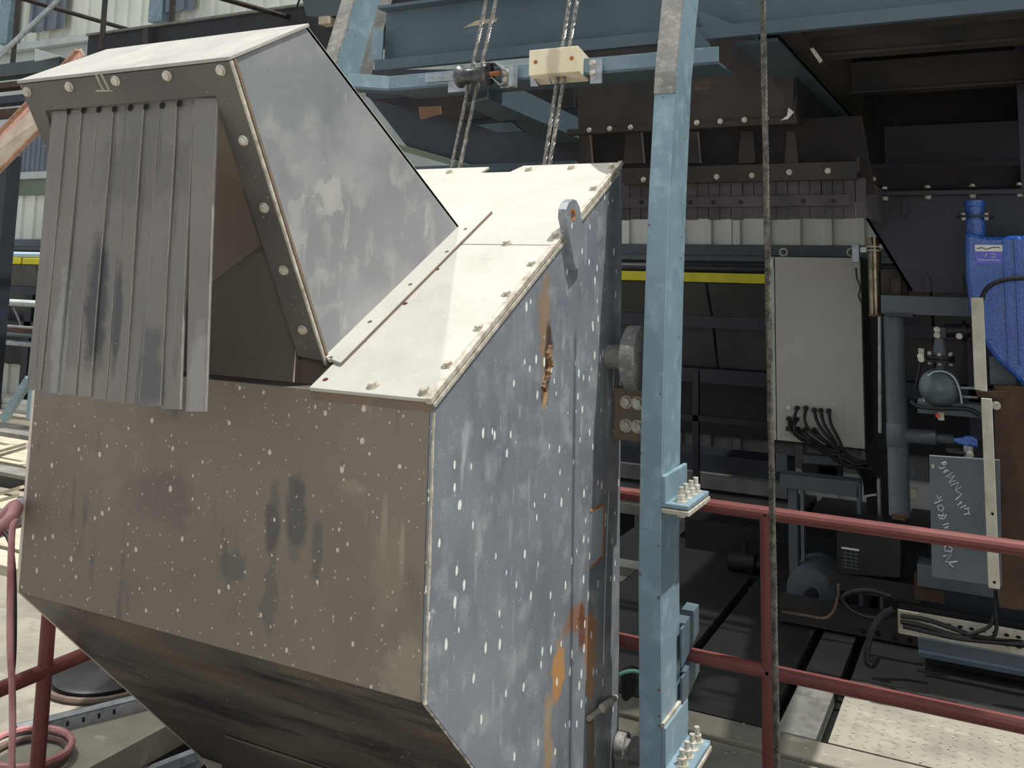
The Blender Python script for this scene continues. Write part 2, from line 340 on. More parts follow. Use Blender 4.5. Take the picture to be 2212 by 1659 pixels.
# wheel and its bracket at the back of the side
wz = at(1385,775,x=-1.03).z
g = G().lathe((-1.075, 2.93, wz), (1,0,0), [(0,.09),(.004,.105),(.05,.105),(.055,.095),(.07,.05)], 28); obj('guide_wheel', g, m_primer, bucket, 'dusty steel guide wheel beside the blue column')
obj('wheel_axle', G().cyl((XR,2.93,wz),(-1.07,2.93,wz),.04,16), m_primer, bucket)
z0 = at(1350,893,y=3.0).z
obj('wheel_bracket', G().box(XR, -1.02, 2.98, 3.04, z0-.085, z0+.085), m_edge, bucket, 'rust-brown bracket behind the guide wheel', bevel=.004)
for dx in (.045,.085):
    for dz in (-.035,.04):
        obj('bolt', G().hexbolt((XR+dx,2.98,z0+dz),(0,-1,0),.017,.014), m_bolt, bucket)
# ---- hood
HX0, HX1 = -2.263, -1.53
HA, HB, HC, HD = (1.551,2.196), (1.808,2.336), (2.615,1.853), (1.942,1.487)
hood = obj('hood', G().prism([(HX0-.006,HA[0]-.012,HA[1]-.004),(HX1+.006,HA[0]-.012,HA[1]-.004),(HX1+.006,*HB),(HX0-.006,*HB)], (0,-.004,.008)), m_dust2, bucket, 'pale dusted hood roof sheet', bevel=.0015)
obj('hood_side', G().prism([(HX1,y,z) for y,z in (HA,HB,HC,HD)], (-.008,0,0)), m_hoodside, hood, 'grey hood cheek with scuffs and pale smears', bevel=.0015)
obj('hood_side', G().prism([(HX0,y,z) for y,z in (HA,HB,HC,HD)], (.008,0,0)), m_inner, hood)
obj('hood_back', G().prism([(HX0,*HB),(HX1,*HB),(HX1,*HC),(HX0,*HC)], (0,-.006,-.007)), m_inner, hood)
fd = Vector((0,HD[0]-HA[0],HD[1]-HA[1])).normalized(); FL = math.hypot(HD[0]-HA[0],HD[1]-HA[1]); fn = Vector((0, fd.z, -fd.y))
if fn.y > 0: fn = -fn
fo = Vector((0,HA[0],HA[1])) + fn*.010
out = [(HX0-.004,.0),(HX1+.0,.0),(HX1+.0,FL-.012),(HX1-.078,FL-.022),(HX1-.076,.078),(HX0+.058,.078),(HX0+.045,.20),(HX0+.004,.24)]
obj('front_frame', G().holed(fo,(1,0,0),fd,out,[],-fn*.009), m_dark_frame, hood, 'dark bolted frame round the hood mouth', bevel=.0015, smooth=False)
obj('seal_strip', G().prism([fo+Vector((HX1+.001,0,0)),fo+Vector((HX1+.007,0,0)),fo+Vector((HX1+.007,0,0))+fd*FL,fo+Vector((HX1+.001,0,0))+fd*FL], -fn*.007), m_weld, hood)
obj('seal_strip', G().prism([fo+Vector((HX1+.001,0,0))-fn*.012,fo+Vector((HX1+.006,0,0))-fn*.012,fo+Vector((HX1+.006,0,0))-fn*.012+fd*FL,fo+Vector((HX1+.001,0,0))-fn*.012+fd*FL], -fn*.008), m_edge, hood)
def hf(u,v): return onplane(u,v,fo,fn)
for (u,v) in [(60,198),(151,187),(251,174),(362,163),(478,151),(527,303),(572,448),(614,583),(655,712)]:
    p = hf(u,v); g = G().lathe(p, fn, [(0,.0135),(.003,.0135),(.004,.011),(.008,.0105),(.009,.008)], 14); obj('bolt', g, m_bolt, hood)
# welded T-mark on the top band
g = G().tube([hf(208,160),hf(216,180),hf(225,195)], .003, 5); g.tube([hf(219,160),hf(228,178),hf(236,194)], .003, 5); g.tube([hf(208,196),hf(245,196)], .0025, 5); obj('weld_scar', g, m_weld, hood)
# angle strip along the hood foot
a, b = pls(HX1,.105,.010), pls(HX1,.915,.010)
us = Vector((1,0,0)); out = [(0,0),(.066,-.02),(.066,.86),(0,.84)]
holes = []
for (u,v) in [(715,778),(800,700),(887,619),(966,548),(1006,499)]:
    p = pl(u,v,.012) - a; sx, sy = p.x, p.dot(sl)
    if .008 < sx < .058: holes.append([(sx+.0075*math.cos(k*.7854), sy+.0075*math.sin(k*.7854)) for k in range(8)])
g = G().holed(a, us, sl, out, holes, nr*.009); obj('foot_strip', g, m_dust, hood, 'drilled foot strip along the hood cheek', smooth=False)
g = G().prism([a+us*.066-sl*.02+nr*.0005, a+us*.0675-sl*.02+nr*.0005, a+us*.0675+sl*.86+nr*.0005, a+us*.066+sl*.86+nr*.0005], nr*.008); obj('foot_edge', g, m_edge, hood)
g = G().holed(a-Vector((HX1-HX0,0,0)), -us, sl, out, [], nr*.009); obj('foot_strip', g, m_inner, hood)
for (u,v) in [(875,656),(786,738),(703,820),(944,582)]:
    obj('rusty_hole', G().lathe(pl(u,v,.0100),nr,[(0,.0075),(.0008,.007)],10), m_rusthole, hood)
# ---- strip curtain hanging in the hood mouth
cy = 1.600
tops = [115,147,178,212,246,280,313,348,386,423,470]
curt = obj('strip_curtain', G().box(at(112,240,y=cy).x, at(472,240,y=cy).x, cy, cy+.005, at(300,226,y=cy).z-.01, at(300,226,y=cy).z+.018), m_rubber, bucket, 'grey rubber strip curtain hanging from the hood mouth')
bots = [(58,87,843),(97,121,849),(121,160,853),(160,196,857),(196,230,864),(230,268,868),(268,302,872),(302,346,877),(346,388,884),(399,444,889)]
tps = [(117,140,240),(140,169,238),(164,196,236),(196,228,234),(228,263,231),(263,297,229),(297,331,226),(331,367,224),(367,405,220),(424,470,214)]
bots = [(57,88,843),(94,124,849),(124,167,853),(167,196,857),(196,230,863),(230,268,868),(268,302,871),(302,347,877),(347,391,884),(399,445,889)]
tps = [(113,145,240),(145,177,238),(177,212,235),(212,246,232),(246,278,229),(278,312,226),(312,347,222),(347,383,219),(383,419,216),(419,471,212)]
zs = None
for i, (A, B) in enumerate(zip(tps, bots)):
    off = (-.0022 if i % 2 else .0022) + (-.005 if i == 9 else 0) + (-.008 if i in (0,) else 0)
    a0, a1 = at(A[0],A[2],y=cy+off), at(A[1],A[2],y=cy+off); b0, b1 = at(B[0],B[2],y=cy+off), at(B[1],B[2],y=cy+off)
    g = G(); n = 14; vs = []; rs = random.Random(i)
    ph = rs.uniform(0,6); am = rs.uniform(.0008,.0022); tw = rs.uniform(-.002,.002)
    for k in range(n+1):
        t = k/n; c0, c1 = a0.lerp(b0,t), a1.lerp(b1,t); z = c0.z*.5+c1.z*.5; c0.z = c0.z; 
        d = am*math.sin(ph+5*t)*min(1,4*t)
        for (p, sg) in ((c0,-1),(c1,1)):
            yy = p.y + d + sg*tw*t
            vs += [(p.x,yy,p.z),(p.x,yy+.0045,p.z)]
    fs = []
    for k in range(n):
        o = 4*k; fs += [(o,o+2,o+6,o+4),(o+1,o+5,o+7,o+3),(o,o+4,o+5,o+1),(o+2,o+3,o+7,o+6)]
    fs += [(0,1,3,2),(4*n,4*n+2,4*n+3,4*n+1)]
    obj('rubber_strip', g.add(vs,fs), m_rubber, curt, smooth=False)
    e0 = [vs[4*k+2] for k in range(n+1)]; obj('strip_edge', G().tube([Vector(p)+Vector((-.001,-.0006,0)) for p in e0], .0016, 5), m_pale, curt)
for u,v in [(147,236),(180,234),(213,232),(247,231),(281,228),(315,226),(350,223),(387,219),(423,216),(466,211)]:
    obj('slit_hole', G().lathe(at(u,v+5,y=cy-.0055),(0,-1,0),[(0,.0085),(.001,.008)],10), m_black, curt)
# ------------------------------------------------------------------ guide columns of the hoist
RZ = [(-.02,2.82),(.83,2.797),(1.30,2.815),(1.72,2.851),(2.01,2.884),(2.40,2.945),(2.67,3.02),(3.05,3.16),(3.5,3.34)]
def rail_y(z):
    for (z0,y0),(z1,y1) in zip(RZ,RZ[1:]):
        if z <= z1: return y0+(y1-y0)*(z-z0)/(z1-z0)
    return RZ[-1][1]
def sweep(g, x0, x1, d0, d1, za, zb):
    zz = [za] + [z for z,_ in RZ if za < z < zb] + [zb]
    for p, q in zip(zz, zz[1:]):
        yp, yq = rail_y(p), rail_y(q)
        g.add([(x0,yp+d0,p),(x1,yp+d0,p),(x1,yp+d1,p),(x0,yp+d1,p),(x0,yq+d0,q),(x1,yq+d0,q),(x1,yq+d1,q),(x0,yq+d1,q)],
              [(0,1,5,4),(1,2,6,5),(2,3,7,6),(3,0,4,7)] + ([(0,3,2,1)] if p == za else []) + ([(4,5,6,7)] if q == zb else []))
    return g
C0, C1, CD = -.992, -.922, .20
col = thing('guide_column', ((C0+C1)/2, 2.9, 0), 'tall light blue channel column with bolted splice plates beside the skip bucket', 'column')
zu = at(1436,1085,x=C1).z; zl = at(1440,1645,x=C1).z; zp = at(1420,205,y=2.95).z
obj('front_flange', sweep(G(),C0,C1,0,.012,0,zp), m_bluep, col, bevel=.002)
obj('front_flange', sweep(G(),C0-.001,C1+.001,-.002,.012,zp,3.5), m_primer, col, 'rough grey primer on the upper front flange')
obj('web', sweep(G(),C1-.010,C1,.012,CD*.68,0,3.5), m_bluep, col)
obj('back_flange', sweep(G(),C1-.03,C1-.005,CD*.68+.007,CD,0,3.5), m_bluep, col)
def cleat(z, name, h):
    y0 = rail_y(z); g = G()
    g.box(C1, C1+.014, y0-.004, y0+CD+.02, z, z+h); g.box(C1, C1+.085, y0-.004, y0+CD+.02, z-.007, z+.007)
    cl = obj('splice_angle', g, m_bluep, col, name, bevel=.003)
    obj('splice_plate', G().box(C1, C1+.088, y0-.006, y0+CD+.024, z-.024, z-.009), m_weld, col, bevel=.003)
    for k in range(4):
        yy = y0+.035+k*.052
        obj('bolt', G().hexbolt((C1+.05,yy,z+.007),(0,0,1),.015,.018,stud=.022,rot=k), m_bolt, cl)
        obj('bolt_head', G().hexbolt((C1+.05,yy,z-.024),(0,0,-1),.015,.012,washer=False), m_bolt, cl)
cleat(zu, 'upper bolted splice angle dusted white', .085); cleat(zl, 'lower bolted splice angle dusted white', .115)
g = G().box(C1, C1+.006, rail_y(zl)-.002, rail_y(zl)+CD, zl+.117, zl+.128)
obj('weld_strip', G().beam((C1+.003,rail_y(.45)+.0,zl+.12),(C1+.003,rail_y(.45)+CD,zl+.12),.01,.012), m_weld, col)
# brackets tying the middle handrail to the column
for (va, vb, nm) in [(1345,1415,'upper'),(1450,1505,'lower')]:
    A = at(1477,va,x=C1+.001); Bz = at(1477,vb,x=C1+.001)
    y0 = rail_y(A.z)+CD
    g = G().prism([(C1-.03,y0,A.z),(C1+.012,y0,A.z),(C1+.012,y0+.16,A.z+.01),(C1-.03,y0+.16,A.z+.01)], (0,0,.008))
    g.prism([(C1+.012,y0-.03,A.z),(C1+.012,y0+.16,A.z+.01),(C1+.012,y0+.16,Bz.z+.03),(C1+.012,y0-.03,Bz.z-.02)], (-.008,0,0))
    obj('rail_bracket', g, m_teal, col, bevel=.002)
# opposite column: open side faces the bucket
L0, L1 = -2.765, -2.69
lz0 = at(780,212,x=L1).z
lc = thing('guide_column', ((L0+L1)/2, 2.9, 0), 'light blue channel guide rail with rough grey flanges rising behind the bucket hood', 'column')
def ly(u,v,x): p = at(u,v,x=x); return p
fA, fB = at(838,0,x=L1), at(790,212,x=L1)
def lsweep(g, x0, x1, ya, yb):
    """slanting upper run, offset in Y from its front edge"""
    za, zb = 0.0, 3.6
    P = [(2.95,za),(3.0,1.3),(3.12,2.0),(3.23,2.25),(3.50,3.0),(3.74,3.6)]
    for (p,q) in zip(P,P[1:]):
        g.add([(x0,p[0]+ya,p[1]),(x1,p[0]+ya,p[1]),(x1,p[0]+yb,p[1]),(x0,p[0]+yb,p[1]),(x0,q[0]+ya,q[1]),(x1,q[0]+ya,q[1]),(x1,q[0]+yb,q[1]),(x0,q[0]+yb,q[1])],
              [(0,1,5,4),(1,2,6,5),(2,3,7,6),(3,0,4,7),(0,3,2,1),(4,5,6,7)])
    return g
obj('front_flange', lsweep(G(),L0,L1,0,.012), m_primer, lc); obj('web', lsweep(G(),L0,L0+.01,.012,.27), m_bluep, lc); obj('back_flange', lsweep(G(),L0,L1,.27,.285), m_primer, lc)
# ------------------------------------------------------------------ wire ropes
def rope(name, path, R, mat, label, cat='rope', group=None, pitch=.085):
    P = [Vector(p) for p in path]; L = (P[-1]-P[0]).length
    d = (P[-1]-P[0]).normalized(); u = Vector((1,0,0)); x = (u - d*u.dot(d)).normalized(); y = d.cross(x)
    n = int(L/pitch*7); g = G()
    for s in range(6):
        q = []
        for k in range(n+1):
            t = k/n; a = 2*math.pi*(L*t/pitch) + s*math.pi/3
            q.append(P[0].lerp(P[-1],t) + x*math.cos(a)*R*.62 + y*math.sin(a)*R*.62)
        g.tube(q, R*.40, 5)
    return obj(name, g, mat, None, label, cat, group)
for i,(b,t,lb) in enumerate([((974,372),(1053,-12),'wire hoist rope running over the grooved pulley, strand farther from the cream block'),((991,372),(1074,-12),'wire hoist rope running over the grooved pulley, strand nearer the cream block'),
                ((1174,368),(1232,-12),'wire hoist rope rubbing the cream block, strand nearer the pulley'),((1185,368),(1249,-12),'wire hoist rope rubbing the cream block, strand nearer the guide column')]):
    p = at(*b,y=3.08); q = at(*t,x=p.x)
    if i >= 2: q = at(*t,y=3.325)
    if i < 2: q = at(*t,y=3.30)
    rope('wire_rope', [p+(p-q).normalized()*.05, q+(q-p).normalized()*.3], .0085, m_wire, lb, group='hoist wire ropes')
p, q = at(1648,0,y=2.75), at(1681,1659,y=2.75)
rope('wire_rope', [q-Vector((0,0,.43)), p+(p-q).normalized()*.5], .0095, m_wire2, 'greasy brown wire rope hanging in front of the red handrail post', group=None)
# ------------------------------------------------------------------ red handrails
def pipe(g, a, b, r): return g.cyl(a, b, r, 14)
RY = 3.1; zt = at(1700,1115,y=RY).z-.0; zm = at(1660,1450,y=RY).z; pr = .0215
rr = thing('handrail', (-.4,RY,0), 'red pipe handrail passing behind the blue column and in front of the cabinet', 'handrail')
obj('top_rail', pipe(G(), (-1.6,RY,zt),(.9,RY,zt), pr), m_red, rr); obj('middle_rail', pipe(G(), (-1.6,RY,zm),(.9,RY,zm), pr), m_red, rr)
px_ = at(1659,1400,y=RY).x
obj('post', pipe(G(), (px_,RY,0),(px_,RY,zt), pr), m_red, rr)
obj('post', pipe(G(), (.85,RY,0),(.85,RY,zt), pr), m_red, rr)
lx_ = -2.60
lr = thing('handrail', (lx_,1.6,0), 'red pipe handrail beside the bucket under the draped hose', 'handrail')
obj('top_rail', pipe(G(), (lx_,.2,.965),(lx_,2.02,.965), pr), m_red, lr); obj('middle_rail', pipe(G(), (lx_,.2,.50),(lx_,2.42,.50), pr), m_red, lr)
obj('post', pipe(G(), (lx_,2.015,-.3),(lx_,2.015,.965), pr), m_red, lr); obj('post', pipe(G(), (lx_,.5,-.3),(lx_,.5,.965), pr), m_red, lr)
# ------------------------------------------------------------------ more materials
m_lowsid = M('shade_grey_siding', (126,124,116), (110,108,102), 1.5, .6, 0, 0, 40, streak=[((92,90,84), 2.5, (6,1,.3), .62, .8)])  # siding colour greyed to carry the shade low on the wall
m_siding = M('cream_grey_siding', (232,234,222), (218,220,208), 1.5, .5, 0, 0, 40, streak=[((176,172,150), 2.5, (6,1,.3), .66, .82)])
m_greysheet = M('grey_translucent_sheet', (112,120,130), (96,104,116), 3, .4, 0, 0)
m_trim = M('pale_trim', (196,204,200), (176,184,182), 3, .5)
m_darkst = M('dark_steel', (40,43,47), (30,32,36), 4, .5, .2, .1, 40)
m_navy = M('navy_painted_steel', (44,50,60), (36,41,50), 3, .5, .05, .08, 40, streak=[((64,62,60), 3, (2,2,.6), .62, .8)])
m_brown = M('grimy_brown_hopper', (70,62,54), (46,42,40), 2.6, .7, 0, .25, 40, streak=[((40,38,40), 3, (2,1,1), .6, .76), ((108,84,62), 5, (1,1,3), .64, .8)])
m_recess_shade = M('painted_recess_shade', (24,24,29), (44,36,32), 5, .8, 0, .2, 30)  # shade of the openings and covered sides put into a near-black colour
m_skirt = M('dusty_skirt_rubber', (98,90,92), (76,70,74), 6, .8, 0, .2, 40)
m_bpipe = M('black_pipe', (42,40,40), (64,56,50), 12, .45, .3, .2, 60)
m_yellow = M('yellow_bar', (226,218,34), (206,196,30), 6, .5)
m_conv = M('dark_grey_cover', (86,84,80), (70,70,70), 2, .5, 0, 0, 40, streak=[((56,56,56), 3, (3,1,.4), .6, .8)])
m_salmon = M('salmon_primer', (206,168,150), (184,140,122), 8, .7, 0, .1, 50, mid=(150,112,96))
m_ply = M('weathered_plywood', (196,184,164), (166,150,130), 6, .8, 0, .1, 50)
m_floor = M('dusty_steel_floor', (150,145,130), (122,118,106), 3, .75, 0, .25, 30, mid=(120,114,102), streak=[((186,182,166), 5, (1,3,1), .6, .8)])
m_floor_sun = M('floor_painted_sun', (196,194,184), (160,158,148), 3, .75, 0, .25, 30, mid=(138,136,128))  # sunlight on the narrow floor strip put into a paler colour
m_floord = M('dark_grey_floor', (58,58,57), (44,44,44), 3, .5, 0, .15, 40, streak=[((78,78,74), 4, (1,3,1), .64, .8)])  # darker floor tone for the rear plates and the pit
m_deck = M('pale_timber_deck', (196,186,164), (164,156,138), 5, .8, 0, .1, 40, nstretch=(.6,4,4))
m_conc = M('grey_kerb', (132,130,122), (104,102,98), 5, .8, 0, .2, 40)
m_cab = M('grey_cabinet_paint', (192,188,180), (180,176,168), 2.5, .5, 0, .04, 120, specks=[((150,146,138), 60, .14, (1,1,1))])
m_inox = M('stained_stainless', (150,138,116), (96,84,66), 14, .25, .7, .1, 60, streak=[((190,180,156), 8, (4,4,.3), .6, .8)])
m_cable = M('black_cable', (26,26,28), None, 1, .5)
m_sphere = M('grey_float_paint', (96,110,112), (84,96,100), 6, .35, .1)
m_royal = M('royal_blue_hammered_paint', (32,98,186), (24,80,166), 10, .13, .0, 1.0, 62, spec=1.0)
for n_ in m_royal.node_tree.nodes:
    if n_.type == 'BUMP': n_.inputs['Distance'].default_value = .006
m_whitebar = M('stained_white_bar', (214,210,196), (184,176,152), 10, .6, 0, .1, 60, streak=[((160,150,124), 7, (3,3,1), .58, .76)])
m_rusty = M('rusty_brown_plate', (92,70,50), (64,50,42), 8, .8, .1, .4, 40, streak=[((150,112,64), 5, (4,4,.6), .62, .8)])
m_greyblue = M('grey_blue_plate', (98,107,115), (84,94,102), 4, .55, 0, .05, 50)
m_chalk = M('chalk_stroke', (206,208,206), None, 1, .9)
m_bluelab = M('blue_label', (52,58,190), (70,84,210), 20, .3)
m_whitelab = M('white_label', (230,228,222), None, 1, .4)
m_hosep = M('faded_pink_hose', (196,146,144), (150,92,94), 9, .55)
m_hoseg = M('grey_hose', (176,176,184), (140,140,148), 9, .55)
m_hoseb = M('brown_hose', (112,92,78), (84,70,62), 9, .6)
m_blackpl = M('black_box', (30,34,32), (24,26,26), 6, .4)
m_pipe_sun = M('sunlit_blue_pipe', (170,190,210), None, 1, .5)
m_green = M('green_grey_box', (70,84,86), (60,72,76), 4, .5)
m_olive = M('olive_strip', (112,124,104), (96,108,92), 4, .5)
m_cardb = M('brown_cardboard', (132,104,80), (116,90,70), 6, .8)
m_redl = M('red_lamp', (190,50,30), None, 1, .4)

def zz(u, v, Y): return at(u, v, y=Y).z
def xx(u, v, Y): return at(u, v, y=Y).x
def xbox(u0, u1, uc, v0, v1, Y, d, g=None):
    """box parallel to X: spans pixels u0..u1, height read at column uc between v0 (top) and v1"""
    vm = (v0+v1)/2
    return (g or G()).box(xx(u0,vm,Y), xx(u1,vm,Y), Y, Y+d, zz(uc,v1,Y), zz(uc,v0,Y))
def zbox(u0, u1, v0, v1, Y, d, g=None):
    vm = (v0+v1)/2; um = (u0+u1)/2
    return (g or G()).box(xx(u0,vm,Y), xx(u1,vm,Y), Y, Y+d, zz(um,v1,Y), zz(um,v0,Y))
def poly(uv, Y, d, g=None):
    return (g or G()).prism([at(u,v,y=Y) for u,v in uv], (0,d,0))
def tubep(uv, Y, r, n=8, g=None):
    """smooth tube through points read on plane Y (or on their own (u,v,Y))"""
    P = [at(p[0],p[1],y=(p[2] if len(p) > 2 else Y)) for p in uv]
    Q = []
    for i in range(len(P)-1):
        p0, p1, p2, p3 = P[max(i-1,0)], P[i], P[i+1], P[min(i+2,len(P)-1)]
        for k in range(6):
            t = k/6; Q.append(.5*((2*p1)+(p2-p0)*t+(2*p0-5*p1+4*p2-p3)*t*t+(3*p1-p0-3*p2+p3)*t**3))
    Q.append(P[-1]); return (g or G()).tube(Q, r, n)

# ------------------------------------------------------------------ floors
def struct(name, g, m, parent=None, **k):
    return obj(name, g, m, parent, kind=None if parent else 'structure', **k)
struct('floor', G().box(-60, 60, -40, 80, -3.2, -3.0), m_conc)                       # ground under the raised plant
flo = struct('floor_platform', G().box(-14, -2.836, -3, 7.9, -.10, 0).box(-2.836, 6, -3, 1.2, -.10, 0), m_floor)
struct('ground', G().box(-40, 40, -40, -3.02, -.12, -.02).box(6.02, 40, -3, 3, -.12, -.02), M('bounce_yard_concrete', (190,190,188), (176,176,174), 2, .9))  # unseen pale yard added to bounce light onto the bucket front
struct('floor_edge', G().box(-2.85, -2.838, 1.2, 7.9, -.45, -.10), m_blackpl)
# floor plates with open joints in front of the machine
fl2 = struct('floor_machine', G().box(-2.0, 3.0, 3.05, 8.0, -.16, -.06), m_blackpl)
xs = [-1.95, -1.30, -.835, -.645, .2, 1.2, 2.6]
for i, (a, b) in enumerate(zip(xs, xs[1:])):
    g0, g1 = (.0 if a == -1.95 else .016), .016
    if a == -.835: continue
    struct('floor_plate', G().box(a+.022, b-.022, 3.87, 4.32, -.05, 0), m_floord if b < -.6 else m_floor, fl2)
    struct('floor_plate', G().box(a+.022, b-.022, 4.33, 7.9, -.05, -.002), m_floord, fl2)
struct('floor_plate', G().box(-.813, -.667, 3.87, 4.32, -.05, 0), m_floor_sun, fl2); struct('floor_plate', G().box(-.813, -.667, 4.33, 7.9, -.05, -.002), m_floord, fl2)
struct('kerb', G().box(-1.98, 2.8, 3.70, 3.855, -.12, .004), m_floor, fl2, bevel=.006)
struct('floor_plate', G().box(-1.98, 2.8, 3.06, 3.69, -.05, -.012), m_floor, fl2)
# raised tread marks of the chequer plate
g = G(); rnd = random.Random(5)
for i in range(30):
    for j in range(9):
        x = -.60+.05*i; y = 3.90+.045*j; a = .7 if (i+j) % 2 else -.7
        c_, s_ = math.cos(a)*.014, math.sin(a)*.014
        g.add([(x-c_,y-s_,.0005),(x+s_*.22,y-c_*.22,.0014),(x+c_,y+s_,.0005),(x-s_*.22,y+c_*.22,.0014)], [(0,1,2,3)])
obj('tread_pattern', g, m_floor, fl2, kind='stuff')
# ------------------------------------------------------------------ back wall with cladding sheets
WY = 8.0
wb = struct('wall_back', G().box(-16, 6, WY+.06, WY+.12, -3, 8), m_trim)
rows = [(zz(60,104,WY)+.05, 7.9), (zz(60,517,WY), zz(60,422,WY)), (zz(30,838,WY)-.25, zz(30,786,WY)), ]
xs = [-15.5+1.5*i for i in range(14)]
for r, (za, zb) in enumerate(rows):
    for a, b in zip(xs, xs[1:]):
        struct('siding_sheet', G().corr(a, b-.006, WY, za, zb), m_siding, wb, smooth=False)
za, zb = zz(1560,975,WY)-.05, zz(1560,850,WY)
for a, b in zip(xs[7:], xs[8:]): struct('siding_sheet', G().corr(a, b-.006, WY-.04, za, zb), m_lowsid, wb, smooth=False)
t = G().box(-15.5, 5, WY-.10, WY, rows[0][0]-.09, rows[0][0]); struct('trim_sill', t, m_trim)
struct('trim_band', G().box(-15.5, 5, WY-.12, WY, zz(60,532,WY), zz(60,518,WY)), m_greyblue)
struct('trim_lower', G().box(-15.5, 5, WY-.12, WY, rows[2][0]-.12, rows[2][0]), m_conc)
for (u0,u1) in ((5,26),(327,356)):
    struct('trim_post', G().box(xx(u0,40,7.85), xx(u1,40,7.85), 7.8, 7.95, rows[0][0], 7.9), m_bluep)
for i,(u0,u1,v) in enumerate([(66,138,50),(360,420,20)]):
    g = G().corr(xx(u0,v,7.86), xx(u1,v,7.86), 7.86, rows[0][0]+.1, 6.4); struct('window_%d' % (i+1), g, m_greysheet, smooth=False)
win = struct('window_3', G().corr(xx(38,360,7.9), xx(140,360,7.9), 7.9, zz(70,372,7.9), zz(70,270,7.9), pitch=.1, rib=.015, ribw=.03, flat=.03), m_greysheet, smooth=False)
struct('window_frame', xbox(30,140,70,371,386,7.88,.06), m_trim, win); struct('window_frame', zbox(28,38,300,386,7.86,.06), m_trim, win)
struct('wall_dado', xbox(-200,140,70,387,421,7.92,.06), m_olive)
struct('wall_dark', G().box(-15.5, 5, 7.9, 7.96, zz(60,785,8), zz(60,540,8)), m_darkst)
struct('roof', G().box(-3.2, 5, 4.75, 9, 3.6, 3.7), m_darkst)
struct('wall_light_block', G().box(2.4, 2.5, 4.4, 8.1, -.1, 3.6), m_darkst)  # unseen wall added to keep sky light out of the machine bay
# ------------------------------------------------------------------ conveyor in front of the back wall
CYv = 7.2
cv = thing('conveyor', (-3, CYv, 0), 'long dark covered conveyor with a yellow edge bar along the back wall', 'conveyor')
zt_, zb_ = zz(65,567,CYv), zz(65,581,CYv)
zt_ = (zt_ + zz(1500,574,CYv))/2; zb_ = (zb_+zz(1500,594,CYv))/2
segs = [(-14, xx(45,574,CYv)), (xx(51,574,CYv), -3.0), (-2.98, .2)]
for a, b in segs: obj('edge_bar', G().box(a, b, CYv-.02, CYv+.02, zb_, zt_), m_yellow, cv, 'yellow edge bar', bevel=.004)
obj('top_pipe', G().cyl((-14,CYv+.03,zt_+.035),(-5.2,CYv+.03,zt_+.035),.035,10), m_pipe_sun, cv, 'pipe above the yellow bar, its sunlit run coloured pale blue')  # sunlit run of the pipe: sunlight put into the pale blue
obj('top_pipe', G().cyl((-5.2,CYv+.03,zt_+.035),(.2,CYv+.03,zt_+.035),.035,10), m_navy, cv)  # same pipe where it is shaded, the shade put in as navy
for k in range(18): obj('cover_panel', G().prism([(-14+.8*k,CYv+.01,zb_-.01),(-13.22+.8*k,CYv+.01,zb_-.01),(-13.22+.8*k,CYv+.25,zb_-.40),(-14+.8*k,CYv+.25,zb_-.40)],(0,.01,0.004)), m_conv, cv)
zq = zz(1550,712,CYv)
obj('lower_beam', G().box(-14, .3, CYv+.16, CYv+.26, zq, zq+.09), m_navy, cv)
for k in range(18): obj('cover_panel', G().prism([(-14+.8*k,CYv+.22,zq),(-13.22+.8*k,CYv+.22,zq),(-13.22+.8*k,CYv+.34,zq-.32),(-14+.8*k,CYv+.34,zq-.32)],(0,.01,0.004)), m_conv, cv)
obj('bottom_beam', G().box(-14, .3, CYv+.2, CYv+.36, zz(1550,836,CYv), zz(1550,805,CYv)), m_navy, cv)
for x in (-10.4,-6.5,-3.6,-.2): obj('leg', G().box(x,x+.12,CYv+.2,CYv+.32,0,zb_), m_navy, cv)
obj('pale_rail', G().cyl((-14,CYv-.1,zz(40,653,CYv)),(-4.6,CYv-.1,zz(40,653,CYv)),.04,10), m_trim, cv, 'pale pipe along the lower side')
obj('stay_rod', G().cyl(at(30,664,y=CYv-.1),at(49,712,y=CYv-.1),.012,6), m_galv, cv)
# low guard rail and pipes behind the deck
gr = thing('pipe_run', (-9, 6.6, 0), 'bundle of red, teal and grey pipes running low behind the timber deck', 'pipes')
for (v, r, m) in [(707,.022,m_conc),(714,.022,m_red),(722,.03,m_teal),(741,.03,m_galv)]:
    z = zz(35,v,6.6); obj('pipe', G().cyl((-13,6.6,z),(-4.2,6.6,z),r,8), m, gr)
for x in (-11,-9.0,-6): obj('leg', G().box(x,x+.06,6.62,6.70,0,zz(35,707,6.6)), m_darkst, gr)
# black guard in front of the lower siding
bg_ = thing('guard_rail', (-2, 6.6, 0), 'black guard rail in front of the grey lower siding', 'railing')
zr = zz(1560,909,6.6); x0 = xx(1502,900,6.6)
obj('rail', G().box(-3.4, .1, 6.6, 6.64, zr-.02, zr+.02), m_blackpl, bg_); obj('post', G().box(x0-.02,x0+.022,6.6,6.64,0,zz(1502,800,6.6)), m_blackpl, bg_)
obj('post', G().box(x0-1.5,x0-1.46,6.6,6.64,0,zz(1502,800,6.6)), m_blackpl, bg_)
